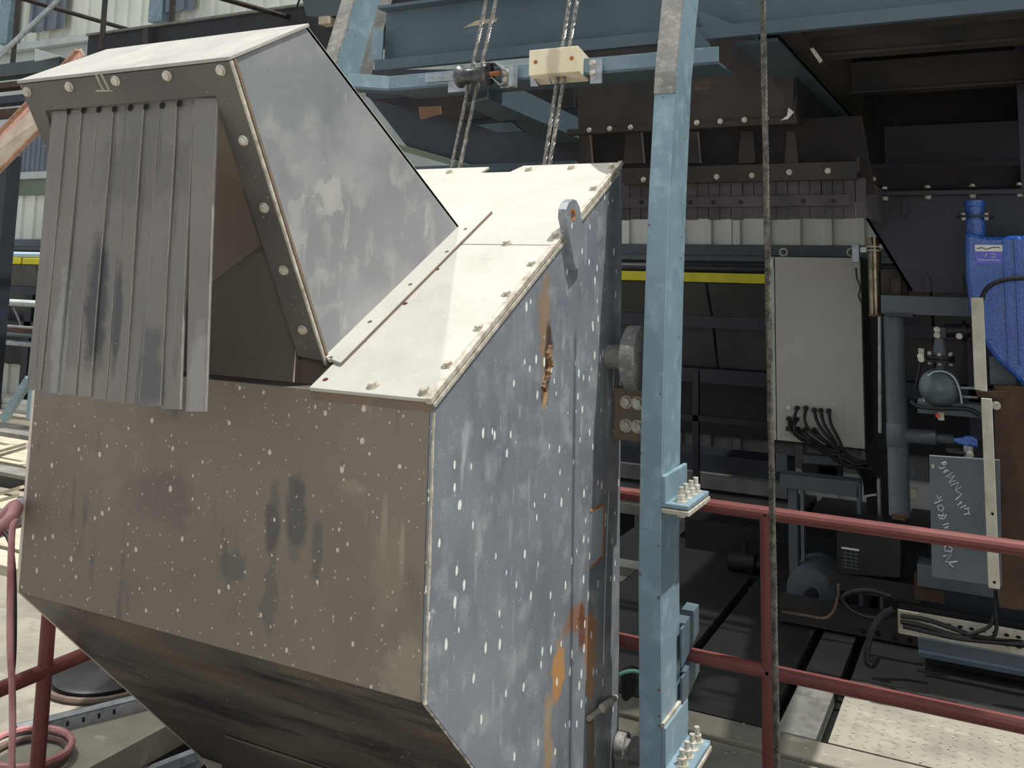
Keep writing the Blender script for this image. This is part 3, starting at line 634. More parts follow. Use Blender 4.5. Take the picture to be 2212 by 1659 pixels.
# ------------------------------------------------------------------ crossbeam over the bucket
BY = 3.42
zwb = zz(1250,97,BY); zwt = zz(840,36,BY)
cb = thing('crossbeam', (-.6, BY, zwb), 'large dull blue I-beam crossing behind the hoist ropes', 'beam')
bx0 = xx(832,90,BY)
obj('web', G().box(bx0, 1.6, BY, BY+.012, zwb, zwt+.02), m_teal, cb); obj('bottom_flange', G().box(bx0, 1.6, BY-.07, BY+.08, zwb-.014, zwb), m_teal, cb, bevel=.002)
obj('flange_lip', G().box(bx0+.0, 1.6, BY-.074, BY-.066, zwb-.045, zwb+.002), m_teal, cb)
obj('top_flange', G().box(bx0, 1.6, BY-.07, BY+.08, zwt+.02, zwt+.034), m_teal, cb)
obj('end_stiffener', G().prism([at(806,60,y=3.36),at(828,66,y=3.36),at(824,138,y=3.36),at(800,128,y=3.36)],(0,.008,0)), m_bluep, cb, 'bright blue end stiffener plate')
obj('gusset', poly([(1502,20),(1585,52),(1520,100),(1522,64)],3.36,.01), m_teal, cb)
obj('column_gusset', poly([(1497,60),(1530,92),(1536,120),(1532,142),(1497,142)],3.30,.012), m_teal, cb)
obj('worn_patch', G().prism([(xx(1000,48,BY),BY-.001,zz(1030,57,BY)),(xx(1072,42,BY),BY-.001,zz(1030,52,BY)),(xx(1074,46,BY),BY-.001,zz(1030,44,BY)),(xx(1030,46,BY),BY-.001,zz(1030,44,BY))],(0,.001,0)), m_ply, cb, 'chipped bare patch')
# ------------------------------------------------------------------ angle frame carrying pulley and block
AY_ = 3.22
zf = zz(1100,141,AY_); zfb = zz(1100,170,AY_)
fr = thing('angle_frame', (-1.5, AY_, zfb), 'blue angle-iron frame below the crossbeam carrying the pulley and cream block', 'bracket')
fx0, fx1 = xx(842,190,AY_), xx(1552,150,AY_)
obj('front_leg', G().box(fx0, fx1, AY_, AY_+.008, zfb, zf), m_bluep, fr, bevel=.0015)
obj('bottom_leg', G().box(fx0, fx1, AY_, AY_+.20, zfb-.010, zfb), m_teal, fr)
P0 = Vector((fx0, AY_, zf)); 
e = at(786,132,x=fx0-.13)
d_ = Vector((fx0-.13, AY_-.12, zf)); 
obj('slanting_leg', G().prism([(fx0,AY_,zf),(fx0,AY_,zfb),(d_.x,d_.y+.0,zfb),(d_.x,d_.y,zf)],(.004,.008,0)), m_bluep, fr)
obj('slanting_foot', G().prism([(fx0,AY_,zfb),(d_.x,d_.y,zfb),(d_.x-.05,d_.y+.08,zfb),(fx0,AY_+.10,zfb)],(0,0,-.01)), m_teal, fr)
obj('stub_channel', G().box(xx(920,160,3.2), xx(983,160,3.2), 3.195, 3.22, zz(950,176,3.2), zz(950,158,3.2)), m_galv, fr)
for (u0,u1,vc,va,vb) in [(968,1012,182,166,198),(1275,1300,150,128,180)]:
    obj('mount_plate', G().box(xx(u0,vc,3.205), xx(u1,vc,3.205), 3.205, 3.218, zz((u0+u1)/2,vb,3.205), zz((u0+u1)/2,va,3.205)), m_galv, fr)
for (u,v) in [(1281,137),(1281,158)]: obj('bolt', G().hexbolt(at(u,v,y=3.205),(0,-1,0),.011,.012), m_bolt, fr)
obj('gusset', poly([(1145,166),(1150,166),(1163,186),(1146,187)],3.2,.006), m_galv, fr)
# grooved pulley
PY = 3.15; pc = at(1022,163,y=PY); xa, xb = xx(990,163,PY), xx(1060,158,PY); Lp = xb-xa
pu = thing('rope_pulley', pc, 'dark grooved pulley with galvanised bracket where two hoist ropes pass', 'pulley')
obj('sheave', G().lathe((xa,PY,pc.z),(1,0,0),[(0,.030),(.004,.046),(.014,.047),(.03,.033),(Lp*.42,.030),(Lp*.58,.030),(Lp-.03,.033),(Lp-.014,.047),(Lp-.004,.046),(Lp,.030)],28), M('worn_dark_sheave',(104,104,106),(44,44,46),14,.32,.5), pu)
obj('axle_pin', G().cyl((xa-.02,PY,pc.z),(xb+.04,PY,pc.z),.010,10), m_rust, pu)
B_ = [(1049,136),(1070,135),(1088,151)]; C_ = [(1049,168),(1064,168),(1080,184),(1088,180)]
g = G()
for L_ in (B_, C_):
    for (p,q) in zip(L_,L_[1:]): g.beam(at(*p,y=3.15)+Vector((0,.03,0)), at(*q,y=3.15)+Vector((0,.03,0)), .07, .004, (0,0,1))
g.beam(at(1050,136,y=3.15)+Vector((0,.03,0)), at(1050,168,y=3.15)+Vector((0,.03,0)), .07, .004, (1,0,0))
obj('folded_bracket', g, m_galv, pu); obj('bracket_plate', G().box(xx(1084,165,3.2),xx(1112,165,3.2),3.19,3.2,zz(1095,190,3.2),zz(1095,144,3.2)).box(xx(1109,165,3.2),xx(1118,165,3.2),3.16,3.2,zz(1112,190,3.2),zz(1112,144,3.2)), m_galv, pu)
for v in (156,173): obj('bolt', G().hexbolt(at(1094,v,y=3.19),(0,-1,0),.012,.012), m_bolt, pu)
# cream plastic guide block, tilted with the ropes
bl, br = at(1143,108,y=3.165), at(1249,98,y=3.165)
x0, x1 = bl.x, br.x
pr_ = [at(1249,98,x=x1), at(1275,127,x=x1), at(1272,176,x=x1), at(1248,154,x=x1)]
hb = thing('guide_block', ((x0+x1)/2, 3.2, pr_[3].z), 'cream plastic guide block with two rusty bolt holes behind the ropes', 'block')
ob_ = obj('block', G().prism([Vector((x1,p.y,p.z)) for p in pr_], (x0-x1,0,0)), m_hdpe, hb, bevel=.003)
fdir = (pr_[3]-pr_[0]).normalized(); nrm = Vector((0, fdir.z, -fdir.y)); nrm = nrm if nrm.y < 0 else -nrm
for (u,v) in [(1157,134),(1235,126)]:
    p = onplane(u,v,pr_[0],nrm); obj('bolt', G().lathe(p+nrm*.0005,nrm,[(0,.0085),(.001,.0085),(.0012,.004)],12), m_rust, hb)
obj('hanger_plate', poly([(1176,162),(1184,162),(1190,180),(1192,182)],3.2,.006), m_galv, fr)
# beam running back under the frame and hanging bits
p = at(1045,214,y=3.34); q = at(1262,322,z=p.z)
db = thing('bracing_beam', p, 'dull blue brace running back under the angle frame', 'beam')
obj('bottom_flange', G().prism([at(1005,228,z=p.z),at(1052,214,z=p.z),at(1300,322,z=p.z),at(1240,336,z=p.z)],(0,0,.012)), m_teal, db)
g = G().prism([at(1052,214,z=p.z),at(1300,322,z=p.z),at(1300,322,z=p.z)+Vector((0,0,.11)),at(1052,214,z=p.z)+Vector((0,0,.11))],(.008,0,0)); obj('web', g, m_teal, db)
tag(obj('shelf_plate', poly([(1030,270),(1105,263),(1130,284),(1075,286)],3.9,.03), m_teal), 'thin blue shelf plate hanging between the hoist ropes', 'plate')
tag(obj('cardboard_scrap', poly([(903,231),(950,229),(953,246),(908,259)],3.5,.006), m_cardb), 'torn brown cardboard scrap tucked under the angle frame', 'cardboard')
tag(obj('ledger_beam', G().box(xx(840,370,4.1), xx(1240,360,4.1), 4.1, 4.16, zz(1000,372,4.1), zz(1000,356,4.1)), m_teal), 'thin blue ledger beam just above the bucket top edge', 'beam')
# ------------------------------------------------------------------ dark hopper behind
hp = thing('chute_hopper', (-1.2, 4.2, 1.9), 'grimy brown steel hopper with bolted flange and dusty rubber skirt', 'hopper')
HY = 4.2
obj('upper_plate', poly([(1238,60),(1720,30),(1712,262),(1250,285)],HY,.02), m_brown, hp)
obj('seam_angle', xbox(1225,1722,1480,266,278,HY-.03,.05), m_brown, hp)
obj('recess_panel', poly([(1248,280),(1862,250),(1890,420),(1275,420)],HY+.12,.02), m_recess_shade, hp)
for i,(ua,ub) in enumerate([(1255,1272),(1352,1384),(1470,1506),(1600,1626),(1700,1718)]): obj('rib', poly([(ua,284),(ub,284),(ub+6,352),(ua-6,354)],HY+.05,.03), m_brown, hp)
for u,v in [(1273,281),(1317,278),(1362,275),(1505,265),(1556,262),(1608,259),(1655,256)]: obj('bolt', G().hexbolt(at(u,v,y=HY-.03),(0,-1,0),.010,.01), m_bolt, hp)
obj('lower_flange', xbox(1345,1850,1600,356,392,HY+.02,.05), m_brown, hp)
for u,v in [(1548,382),(1624,379),(1705,372),(1788,369),(1390,388)]: obj('bolt', G().hexbolt(at(u,v,y=HY+.02),(0,-1,0),.010,.01), m_bolt, hp)
us_ = [1240+24.3*i for i in range(27)]
for k in range(22): obj('skirt_strip', G().box(xx(1866,430,HY+.1),xx(1866,430,HY+.1)+.012,HY+.12+.04*k,HY+.157+.04*k,zz(1600,470,HY+.09),zz(1600,390,HY+.09)), m_skirt, hp)
for ua,ub in zip(us_,us_[1:]):
    rs = random.Random(int(ua)); e_ = rs.uniform(-2,2)
    um = (ua+ub)/2; x0, x1 = xx(ua+.8,430,HY+.09), xx(ub-.8,430,HY+.09)
    obj('skirt_strip', G().box(x0,x1,HY+.08+rs.uniform(0,.012),HY+.1,zz(1600,474+e_,HY+.09),zz(1600,390,HY+.09)), m_skirt, hp)
obj('skirt_bar', xbox(1240,1836,1600,424,446,HY+.06,.02), m_skirt, hp)
for u in (1385,1490,1540,1600,1735,1800): obj('bolt', G().hexbolt(at(u,437 if u<1700 else 434,y=HY+.06),(0,-1,0),.008,.008), m_darkst, hp)
obj('side_plate', G().prism([at(1716,262,y=HY),at(1716,60,y=HY),at(1716,60,y=HY)+Vector((0,1.2,0)),at(1716,262,y=HY)+Vector((0,1.2,0))],(.012,0,0)), m_recess_shade, hp)
obj('side_flange', G().prism([at(1850,372,y=HY+.02),at(1850,340,y=HY+.02),at(1850,340,y=HY+.02)+Vector((0,.7,0)),at(1850,372,y=HY+.02)+Vector((0,.7,0))],(.012,0,0)), m_brown, hp)
for k in range(3): obj('bolt', G().hexbolt(at(1850,362,y=HY+.02)+Vector((.012,.12+.2*k,.0)),(1,0,0),.010,.01), m_bolt, hp)
tag(obj('white_tag', poly([(1703,232),(1715,242),(1702,257),(1686,260),(1700,250)],4.15,.004), m_whitelab), 'bent white scrap stuck at the corner of the brown hopper', 'scrap')
nav = thing('rear_hopper', (-2.5, 4.7, 2.0), 'dark navy hopper side sloping behind the bucket roof', 'hopper')
obj('side_sheet', poly([(700,150),(1260,150),(1260,372),(1010,372),(880,318),(800,214)],4.7,.02), m_navy, nav)
obj('support_strip', G().beam(at(862,318,y=4.66), at(1030,366,y=4.66), .034, .034), m_olive, nav, 'olive green strip')
obj('top_sheet', poly([(800,214),(1240,190),(1240,232),(990,262)],4.6,.02), m_recess_shade, nav)
# ------------------------------------------------------------------ underside of the loading deck
DZ = 2.66
dk = thing('loading_deck', (-.2, 4.8, DZ), 'underside of a dark steel loading deck with cross members', 'deck')
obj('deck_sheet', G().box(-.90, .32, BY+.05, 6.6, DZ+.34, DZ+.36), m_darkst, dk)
for (v, Y, h) in [(105,3.62,.10),(118,4.05,.09),(208,4.95,.09)]:
    z = DZ; obj('cross_member', G().box(-.72, .31, Y, Y+.012, z, z+.16).box(-.72,.31,Y-.03,Y+.06,z-.006,z+.006), m_brown, dk)
for (x0, x1, m) in [(-.86,-.70,m_teal),(.17,.30,m_navy)]:
    obj('side_girder', G().box(x0,x1,BY+.09,6.4,DZ-.05,DZ-.036).box((x0+x1)/2-.006,(x0+x1)/2+.006,BY+.09,6.4,DZ-.036,DZ+.3), m, dk)
obj('deck_post', G().box(xx(2197,200,4.96),xx(2290,200,4.96),4.96,5.03,zz(2200,409,4.96),DZ+.32), m_navy, dk)
obj('inner_girder', G().box(-.70,-.62,BY+.09,6.3,DZ-.02,DZ+.2), m_brown, dk)
obj('end_panel', G().box(-.56,.16,5.9,5.92,zz(2000,350,5.9),zz(2000,270,5.9)), m_navy, dk, 'grey blue end panel')
obj('end_beam', G().box(-.70,.6,5.86,5.98,zz(2000,372,5.9),zz(2000,352,5.9)), m_navy, dk)
obj('end_sheet', G().box(-.9,.8,6.0,6.02,zz(2000,420,6.0),DZ+.3), m_recess_shade, dk)
obj('hinge_plate', G().prism([at(1744,98,y=3.8),at(1752,96,y=3.8),at(1777,130,y=3.8),at(1770,136,y=3.8)],(0,.01,0)), m_whitebar, dk, 'pale hinge plate')
# ------------------------------------------------------------------ navy discharge hopper
bh = thing('discharge_hopper', (0, 5.1, 1.7), 'dark navy discharge hopper with bolted top flange beside the blue casing', 'hopper')
obj('front_sheet', poly([(1840,424),(2400,404),(2400,660),(2095,634),(1967,630)],5.0,.015), m_navy, bh)
obj('side_sheet', G().prism([at(1840,424,y=5.0),at(1967,630,y=5.0),at(1967,630,y=5.0)+Vector((0,.8,0)),at(1840,424,y=5.0)+Vector((0,.8,0))],(.01,0,.01)), m_recess_shade, bh)
obj('top_flange', G().box(xx(1805,418,4.97),xx(2400,404,4.97),4.94,5.05,zz(2000,422,4.97),zz(2000,413,4.97)), m_navy, bh)
obj('upper_sheet', poly([(1850,412),(2400,396),(2400,352),(1850,366)],5.04,.02), m_recess_shade, bh)
for u in (1816,1910,2003,2100,2203): obj('bolt', G().hexbolt(at(u,422-(u-1816)*.03,y=4.94)+Vector((0,.03,-.012)),(0,0,-1),.014,.014), m_bolt, bh); obj('bolt', G().hexbolt(at(u,413-(u-1816)*.03,y=4.94)+Vector((0,.03,.005)),(0,0,1),.012,.010), m_bolt, bh)
for (ua,va,vb) in [(2003,596,631),(2075,590,631),(1955,430,464)]: obj('stiffener', poly([(ua-4,va),(ua+4,va),(ua+8,vb),(ua-8,vb)],4.97,.03), m_navy, bh)
brg = thing('bearer_channel', (-.3,4.9,1.5), 'grey bearer beam under the navy hopper', 'beam')
obj('web', xbox(1903,2300,2000,640,681,4.9,.10), m_greyblue, brg, bevel=.003); obj('packing_block', zbox(1903,1960,582,640,5.05,.08), m_brown, brg); obj('packing_block', zbox(1925,1946,600,640,5.0,.05), m_brown, brg)
obj('base_flange', xbox(1910,1972,1940,678,684,4.86,.16), m_navy, brg)
# ------------------------------------------------------------------ electrical cabinet with its cables
KY = 5.5
cbt = thing('electrical_cabinet', (xx(1768,960,KY), KY+.15, zz(1768,960,KY)), 'grey steel electrical cabinet with black cables from a gland plate', 'cabinet')
kx0, kx1, kz0, kz1 = xx(1672,800,KY), xx(1864,800,KY), zz(1768,960,KY), zz(1768,556,KY)
obj('case', G().box(kx0-.012, kx1+.006, KY+.02, KY+.34, kz0-.004, kz1+.004), m_darkst, cbt, bevel=.004)
obj('door', G().box(kx0+.012, kx1, KY, KY+.02, kz0, kz1), m_cab, cbt, bevel=.003)
obj('hinge_rail', G().box(kx0-.014, kx0+.006, KY+.004, KY+.02, kz0, kz1), m_trim, cbt)
for z in (kz0+.05, kz1-.06): obj('hinge', G().cyl((kx0-.004,KY,z),(kx0-.004,KY,z+.045),.007,8), m_whitelab, cbt)
gp = obj('gland_plate', poly([(1685,858),(1822,870),(1822,938),(1685,938)],KY-.004,.006), m_cab, cbt, bevel=.001)
for (u,v) in [(1702,862),(1803,872),(1683,937)]: obj('screw', G().lathe(at(u,v,y=KY-.004),(0,-1,0),[(0,.006),(.004,.004)],8), m_whitelab, gp)
obj('indicator', G().lathe(at(1704,880,y=KY-.004),(0,-1,0),[(0,.0125),(.006,.012),(.008,.006)],14), m_whitelab, cbt, 'round white blanking plug')
GL = [(1723,881),(1742,881),(1760,885),(1774,886),(1791,887),(1705,904),(1722,905),(1704,925),(1724,926),(1740,928),(1760,928)]
MID = {0:[(1717,900),(1713,925)],1:[(1738,905),(1750,930),(1790,960)],2:[(1765,910),(1790,945)],3:[(1780,915),(1805,955)],4:[(1795,915),(1815,955)],5:[(1705,920),(1712,932),(1738,945)],6:[(1716,920),(1720,935),(1745,950)],7:[(1713,935),(1740,955)],8:[(1740,940),(1770,965)],9:[(1745,940),(1780,965)],10:[(1775,945),(1805,970)]}
for i,(u,v) in enumerate(GL):
    obj('gland', G().cyl(at(u,v,y=KY-.004), at(u,v,y=KY-.004)+Vector((0,-.03,0)), .0135, 8), m_cable, cbt)
    e_ = (1868+rnd.uniform(-8,16), 1010+rnd.uniform(-8,8))
    pts = [(u,v,KY-.03)] + [(a,b,KY-.06-.004*i) for a,b in MID[i]] + [(1830+rnd.uniform(-10,10),985+i*2.2,KY-.05-.005*i),(e_[0],e_[1],KY-.04),(1866+2.4*i,1072,KY+.0)]
    if i == 0: pts = [(u,v,KY-.03),(1717,898,KY-.05),(1713,925,KY-.06),(1760,955,KY-.08),(1830,990,KY-.07),(1868,1040,KY-.03),(1870,1072,KY)]
    obj('cable', tubep(pts, KY, .0085, 7), m_cable, cbt)
obj('cable_tie', G().beam(at(1866,1072,y=KY-.02), at(1893,1068,y=KY-.02), .012, .01), m_whitelab, cbt)
for u in (1693,1839):
    c = at(u,545,y=KY+.05); obj('lifting_eye', G().tube([c+Vector((.021*math.cos(k*.4488),0,.021*math.sin(k*.4488))) for k in range(14)], .006, 6, closed=True).cyl(c+Vector((0,0,-.04)),c+Vector((0,0,-.02)),.008,8), m_bolt, cbt)
# stainless cylinder and sensor
cyl_ = thing('air_cylinder', at(1890,680,y=5.1), 'stained stainless cylinder with clamp beside the grey cabinet', 'cylinder')
a, b = at(1888,513,y=5.1), at(1892,678,y=5.1); b.x = a.x
obj('barrel', G().cyl(b, a, .032, 20), m_inox, cyl_)
for v in (533,541): c = at(1888,v,y=5.1); obj('clamp_ring', G().lathe((a.x,a.y,c.z-.005),(0,0,1),[(0,.034),(0,.039),(.010,.039),(.010,.034)],18), m_bolt, cyl_)
obj('clamp_block', zbox(1858,1871,534,545,5.06,.03), m_whitelab, cyl_); obj('clamp_bolt', G().hexbolt(at(1904,532,y=5.08),(0,-1,0),.010,.012), m_bolt, cyl_)
obj('end_cap', G().cyl((a.x,a.y,b.z-.012),(a.x,a.y,b.z),.035,20), m_edge, cyl_)
se = thing('position_sensor', at(1848,567,y=5.06), 'small grey proximity sensor with a thin cable at the cabinet corner', 'sensor')
s0, s1 = at(1848,527,y=5.06), at(1848,567,y=5.06)
obj('body', G().box(s0.x-.017,s0.x+.017,5.05,5.08,s1.z,s0.z), m_galv, se, bevel=.003); obj('nose', G().cyl((s0.x,5.065,s1.z),(s0.x,5.065,s1.z-.035),.008,8,.004), m_galv, se)
obj('cable', tubep([(1849,578),(1851,600),(1858,620),(1855,640),(1862,655)],5.06,.0045,6), m_cable, se)
obj('conduit', G().cyl(at(1900,684,y=5.3), at(1901,935,y=5.3), .009, 10), m_galv, cbt)
tag(obj('backing_panel', zbox(1868,1930,590,1260,6.2,.03), m_blackpl), 'black backing panel between the cabinet and the blue pipe', 'panel')
# vertical pipe
VY = 4.95; vx = (xx(1909,760,VY)+xx(1958,760,VY))/2; vr = (xx(1958,760,VY)-xx(1909,760,VY))/2*.93
vp = thing('standpipe', (vx,VY,.5), 'thick grey blue vertical pipe with a side branch', 'pipe')
obj('pipe', G().cyl((vx,VY,zz(1935,1112,VY)),(vx,VY,zz(1935,684,VY)),vr,24), m_greyblue, vp)
zb__ = zz(2000,944,VY); obj('branch', G().cyl((vx,VY,zb__),(xx(2022,944,VY),VY,zb__),.034,16).cyl((xx(2020,944,VY),VY,zb__),(xx(2060,944,VY),VY,zb__),.022,12), m_greyblue, vp)
obj('saddle', G().lathe((vx,VY,zb__-.06),(0,0,1),[(0,vr*.9),(.01,vr*1.06),(.11,vr*1.06),(.12,vr*.9)],24), m_greyblue, vp)
obj('foot_socket', G().box(vx-.03,vx+.03,VY-.06,VY+.03,zz(1935,1116,VY),zz(1935,1104,VY)), m_rusty, vp)
# valve set
TY = 4.8
va = thing('control_valve', at(2030,800,y=TY), 'dark flanged control valve with pale bolts above the round float', 'valve')
vx2 = xx(2030,740,TY)
def zt4(v): return zz(2030,v,TY)
obj('stem', G().lathe((vx2,TY,zt4(818)),(0,0,1),[(0,.02),(zt4(785)-zt4(818),.02),(zt4(785)-zt4(818),.03),(zt4(766)-zt4(818),.032),(zt4(730)-zt4(818),.022)],16), m_greyblue, va)
obj('flange', G().cyl((vx2,TY,zt4(782)),(vx2,TY,zt4(776)),.062,20).cyl((vx2,TY,zt4(774)),(vx2,TY,zt4(767)),.062,20), m_darkst, va)
for k in range(6):
    a_ = k*math.pi/3+.5; obj('bolt', G().hexbolt((vx2+.05*math.cos(a_),TY+.05*math.sin(a_),zt4(767)),(0,0,1),.008,.012).hexbolt((vx2+.05*math.cos(a_),TY+.05*math.sin(a_),zt4(782)),(0,0,-1),.008,.01), m_bolt, va)
obj('head', zbox(2016,2044,706,732,TY-.02,.05), m_blackpl, va, bevel=.004); obj('motor', G().cyl(at(2040,714,y=TY+.02),at(2096,714,y=TY+.02),.030,16).cyl(at(2078,714,y=TY+.02),at(2088,714,y=TY+.02),.046,16), m_darkst, va)
for (u,v) in [(2024,712),(2024,724),(2072,726),(1988,770),(1990,776)]: obj('bolt', G().hexbolt(at(u,v,y=TY-.03),(0,-1,0),.011,.01), m_bolt, va)
obj('side_fitting', zbox(1984,1996,753,780,TY,.03), m_whitebar, va); obj('side_tube', tubep([(1988,780),(1984,810),(1976,840)],TY,.006,6), m_cable, va)
sh = thing('float_sphere', at(2030,876,y=4.7), 'grey steel sphere in a wire bail on a channel bracket', 'float')
sc = at(2030,838,y=4.7); sr = .087; rn = []
g = G().lathe(sc-Vector((0,0,sr)),(0,0,1),[(sr-sr*math.cos(k*math.pi/14), max(.002,sr*math.sin(k*math.pi/14))) for k in range(15)],24); obj('ball', g, m_sphere, sh)
for o_ in (0,.018): obj('bail', tubep([(2004,812,4.65+o_),(2018,803,4.65+o_),(2040,803,4.65+o_),(2060,815,4.65+o_),(2072,840,4.65+o_),(2078,872,4.65+o_)],4.65,.005,6), m_galv, sh)
obj('channel', xbox(1982,2140,2050,870,898,4.68,.10), m_greyblue, sh, bevel=.003)
obj('cable', tubep([(1966,866,4.64),(1985,878,4.64),(2030,882,4.64),(2090,884,4.64),(2118,898,4.64)],4.64,.010,7), m_cable, sh)
obj('brass_nipple', zbox(2026,2039,890,908,4.66,.03), m_whitebar, sh); obj('red_plug', G().cyl(at(2026,898,y=4.66),at(2026,898,y=4.63),.010,10), m_redl, sh)
obj('hanger_rods', G().cyl(at(2076,838,y=4.72),at(2108,839,y=4.72),.007,8).cyl(at(2072,857,y=4.72),at(2112,859,y=4.72),.007,8), m_galv, sh)
obj('stud', G().cyl(at(1996,868,y=4.68),at(1996,852,y=4.68),.004,6), m_galv, sh)
bv = thing('ball_valve', at(2085,985,y=4.6), 'ball valve with a bright blue lever handle above the chalked plate', 'valve')
obj('lever', poly([(2058,948),(2078,946),(2085,942),(2100,943),(2112,950),(2112,968),(2100,962),(2086,964),(2062,956)],4.58,.03), m_royal, bv, 'blue lever', bevel=.004)
obj('body', G().cyl(at(2092,1000,y=4.6),at(2092,962,y=4.6),.020,12), m_galv, bv); obj('disc', G().lathe(at(2076,978,y=4.62),(0,0,1),[(0,.06),(.006,.062),(.012,.06)],24), m_darkst, bv); obj('nut', G().hexbolt(at(2094,982,y=4.57),(0,-1,0),.014,.012), m_bolt, bv)
# chalked plate
CHY = 4.5
cp = thing('chalked_plate', at(2070,1260,y=CHY), 'grey blue steel plate with white chalk handwriting', 'plate')
obj('plate', poly([(2007,984),(2160,994),(2164,1268),(2013,1246)],CHY,.02), m_greyblue, cp, bevel=.002)
ST = [[(2034.2,1000.8),(2043.7,997.8)],[(2034.8,1004.2),(2044.7,1002.2)],[(2027.8,1007.4),(2030.8,1012.1),(2036.8,1011.3),(2042.1,1007.8)],[(2038.8,1019.7),(2042.1,1014.7),(2049.7,1017.7)],[(2037.4,1020.9),(2042.1,1019.7),(2045.7,1016.7)],[(2043.3,1030.6),(2057.7,1019.7),(2049.7,1034.0),(2062.0,1026.7),(2049.7,1043.6),(2063.6,1037.6)],[(2053.3,1048.6),(2070.6,1042.0),(2064.0,1059.5),(2076.0,1051.9)],[(2064.0,1059.5),(2077.6,1067.5),(2064.0,1079.4),(2071.6,1073.8)],[(2068.6,1091.3),(2078.6,1083.4)],[(2073.2,1083.0),(2077.6,1089.7)],[(2074.6,1097.3),(2086.5,1091.7)],[(2082.5,1099.3),(2093.5,1097.3)],[(2081.9,1111.6),(2094.5,1107.7)],[(2090.5,1099.3),(2095.1,1112.4)],[(2023.8,1070.4),(2028.2,1079.8),(2032.8,1072.4)],[(2018.9,1087.4),(2036.2,1079.8)],[(2025.8,1093.3),(2032.8,1090.3),(2038.8,1097.3),(2034.8,1104.3),(2026.8,1100.3),(2025.8,1093.3)],[(2025.8,1110.8),(2030.8,1120.8),(2039.8,1120.2),(2044.7,1112.2),(2037.4,1108.3),(2034.2,1119.2)],[(2027.8,1113.2),(2043.7,1114.2)],[(2036.8,1134.1),(2049.7,1130.1)],[(2039.8,1140.7),(2049.3,1136.1),(2044.1,1141.5)],[(2047.7,1175.9),(2040.7,1180.9),(2042.1,1190.8),(2051.7,1189.8)],[(2049.7,1180.5),(2056.9,1184.9),(2054.1,1193.2),(2047.7,1188.8)],[(2037.8,1201.8),(2055.7,1197.8),(2042.1,1213.7),(2068.6,1212.7),(2049.7,1216.7)],[(2049.7,1216.7),(2059.3,1225.1)]]
for s_ in ST: obj('chalk_stroke', G().tube([at(u,v,y=CHY-.001) for u,v in s_], .0022, 5), m_chalk, cp)
obj('paint_chip', poly([(2012,1004),(2018,1002),(2018,1012),(2012,1010)],CHY-.001,.002), m_ply, cp)
# white bars and rusty frame
wb1 = thing('fixing_bar', at(2115,845,y=4.4), 'stained white flat bar in front of the blue casing', 'bar'); obj('bar', poly([(2097,643),(2124,643),(2133,846),(2105,842)],4.4,.012), m_whitebar, wb1, bevel=.002)
wb2 = thing('fixing_bar', at(2145,1272,y=4.38), 'stained white flat bar beside the chalked plate with two holes at its foot', 'bar'); obj('bar', poly([(2119,860),(2143,862),(2160,1273),(2135,1270)],4.38,.012), m_whitebar, wb2, bevel=.002)
for (u,v) in [(2148,1258),(2144,1110)]: obj('bolt_hole', G().lathe(at(u,v,y=4.379),(0,-1,0),[(0,.006),(.0008,.0055)],8), m_black, wb2)
rf_ = thing('rusty_frame', at(2180,1310,y=4.6), 'rusty brown steel upright behind the white bars', 'frame')
obj('upright', poly([(2146,832),(2300,840),(2300,1330),(2158,1312)],4.6,.05), m_rusty, rf_); obj('cap_plate', zbox(2138,2194,772,832,4.7,.06), m_greyblue, rf_); obj('arm', poly([(2108,846),(2172,846),(2172,860),(2112,858)],4.45,.03), m_rusty, rf_)
obj('bolt', G().hexbolt(at(2152,876,y=4.58),(0,-1,0),.014,.012), m_bolt, rf_)
# royal blue casing
BYY = 4.62
bc = thing('pump_casing', at(2160,850,y=BYY), 'glossy royal blue pump casing with hammered paint and a pipe neck', 'pump')
O_ = [(2084,500),(2086,600),(2096,680),(2118,732),(2150,776),(2190,812),(2240,870),(2340,900),(2340,506),(2132,510)]
obj('casing', poly(O_,BYY,.22), m_royal, bc, bevel=.018)
nx = xx(2106,490,BYY); nr_ = (xx(2130,490,BYY)-xx(2083,490,BYY))/2*.95
def zb4(v): return zz(2106,v,BYY)
obj('neck', G().cyl((nx,BYY+.1,zb4(512)),(nx,BYY+.1,zb4(466)),nr_,22), m_royal, bc)
obj('collar', G().lathe((nx,BYY+.1,zb4(464)),(0,0,1),[(0,nr_*.95),(zb4(444)-zb4(464),nr_*.98),(zb4(443)-zb4(464),nr_*1.06),(zb4(430)-zb4(464),nr_*1.06)],22), m_royal, bc)
obj('flange', G().cyl((nx,BYY+.1,zb4(468)),(nx,BYY+.1,zb4(463)),nr_*1.9,28), m_navy, bc)
for s_ in (-1,1): obj('bolt', G().hexbolt((nx+s_*nr_*1.12,BYY+.06,zb4(463)),(0,0,1),.009,.008).hexbolt((nx+s_*nr_*1.12,BYY+.06,zb4(468)),(0,0,-1),.009,.010), m_bolt, bc)
for u in (2172,2196): obj('rib', G().box(xx(u-2,620,BYY),xx(u+3,620,BYY),BYY-.012,BYY+.02,zz(u,790,BYY),zz(u,514,BYY)), m_royal, bc, bevel=.003)
lb_ = obj('name_label', zbox(2107,2167,528,569,BYY-.003,.004), m_bluelab, bc, 'blue and white maker label'); obj('label_strip', zbox(2106,2166,529,543,BYY-.005,.003), m_whitelab, lb_)
for s_ in ([(2110,537),(2122,535),(2130,539),(2146,534),(2160,535)],[(2132,546),(2128,556)],[(2140,548),(2148,548),(2150,555),(2141,556)],[(2112,561),(2160,562)]):
    obj('label_mark', G().tube([at(u,v,y=BYY-.006) for u,v in s_], .0018, 4), m_whitelab if s_[0][1] > 540 else m_navy, lb_)
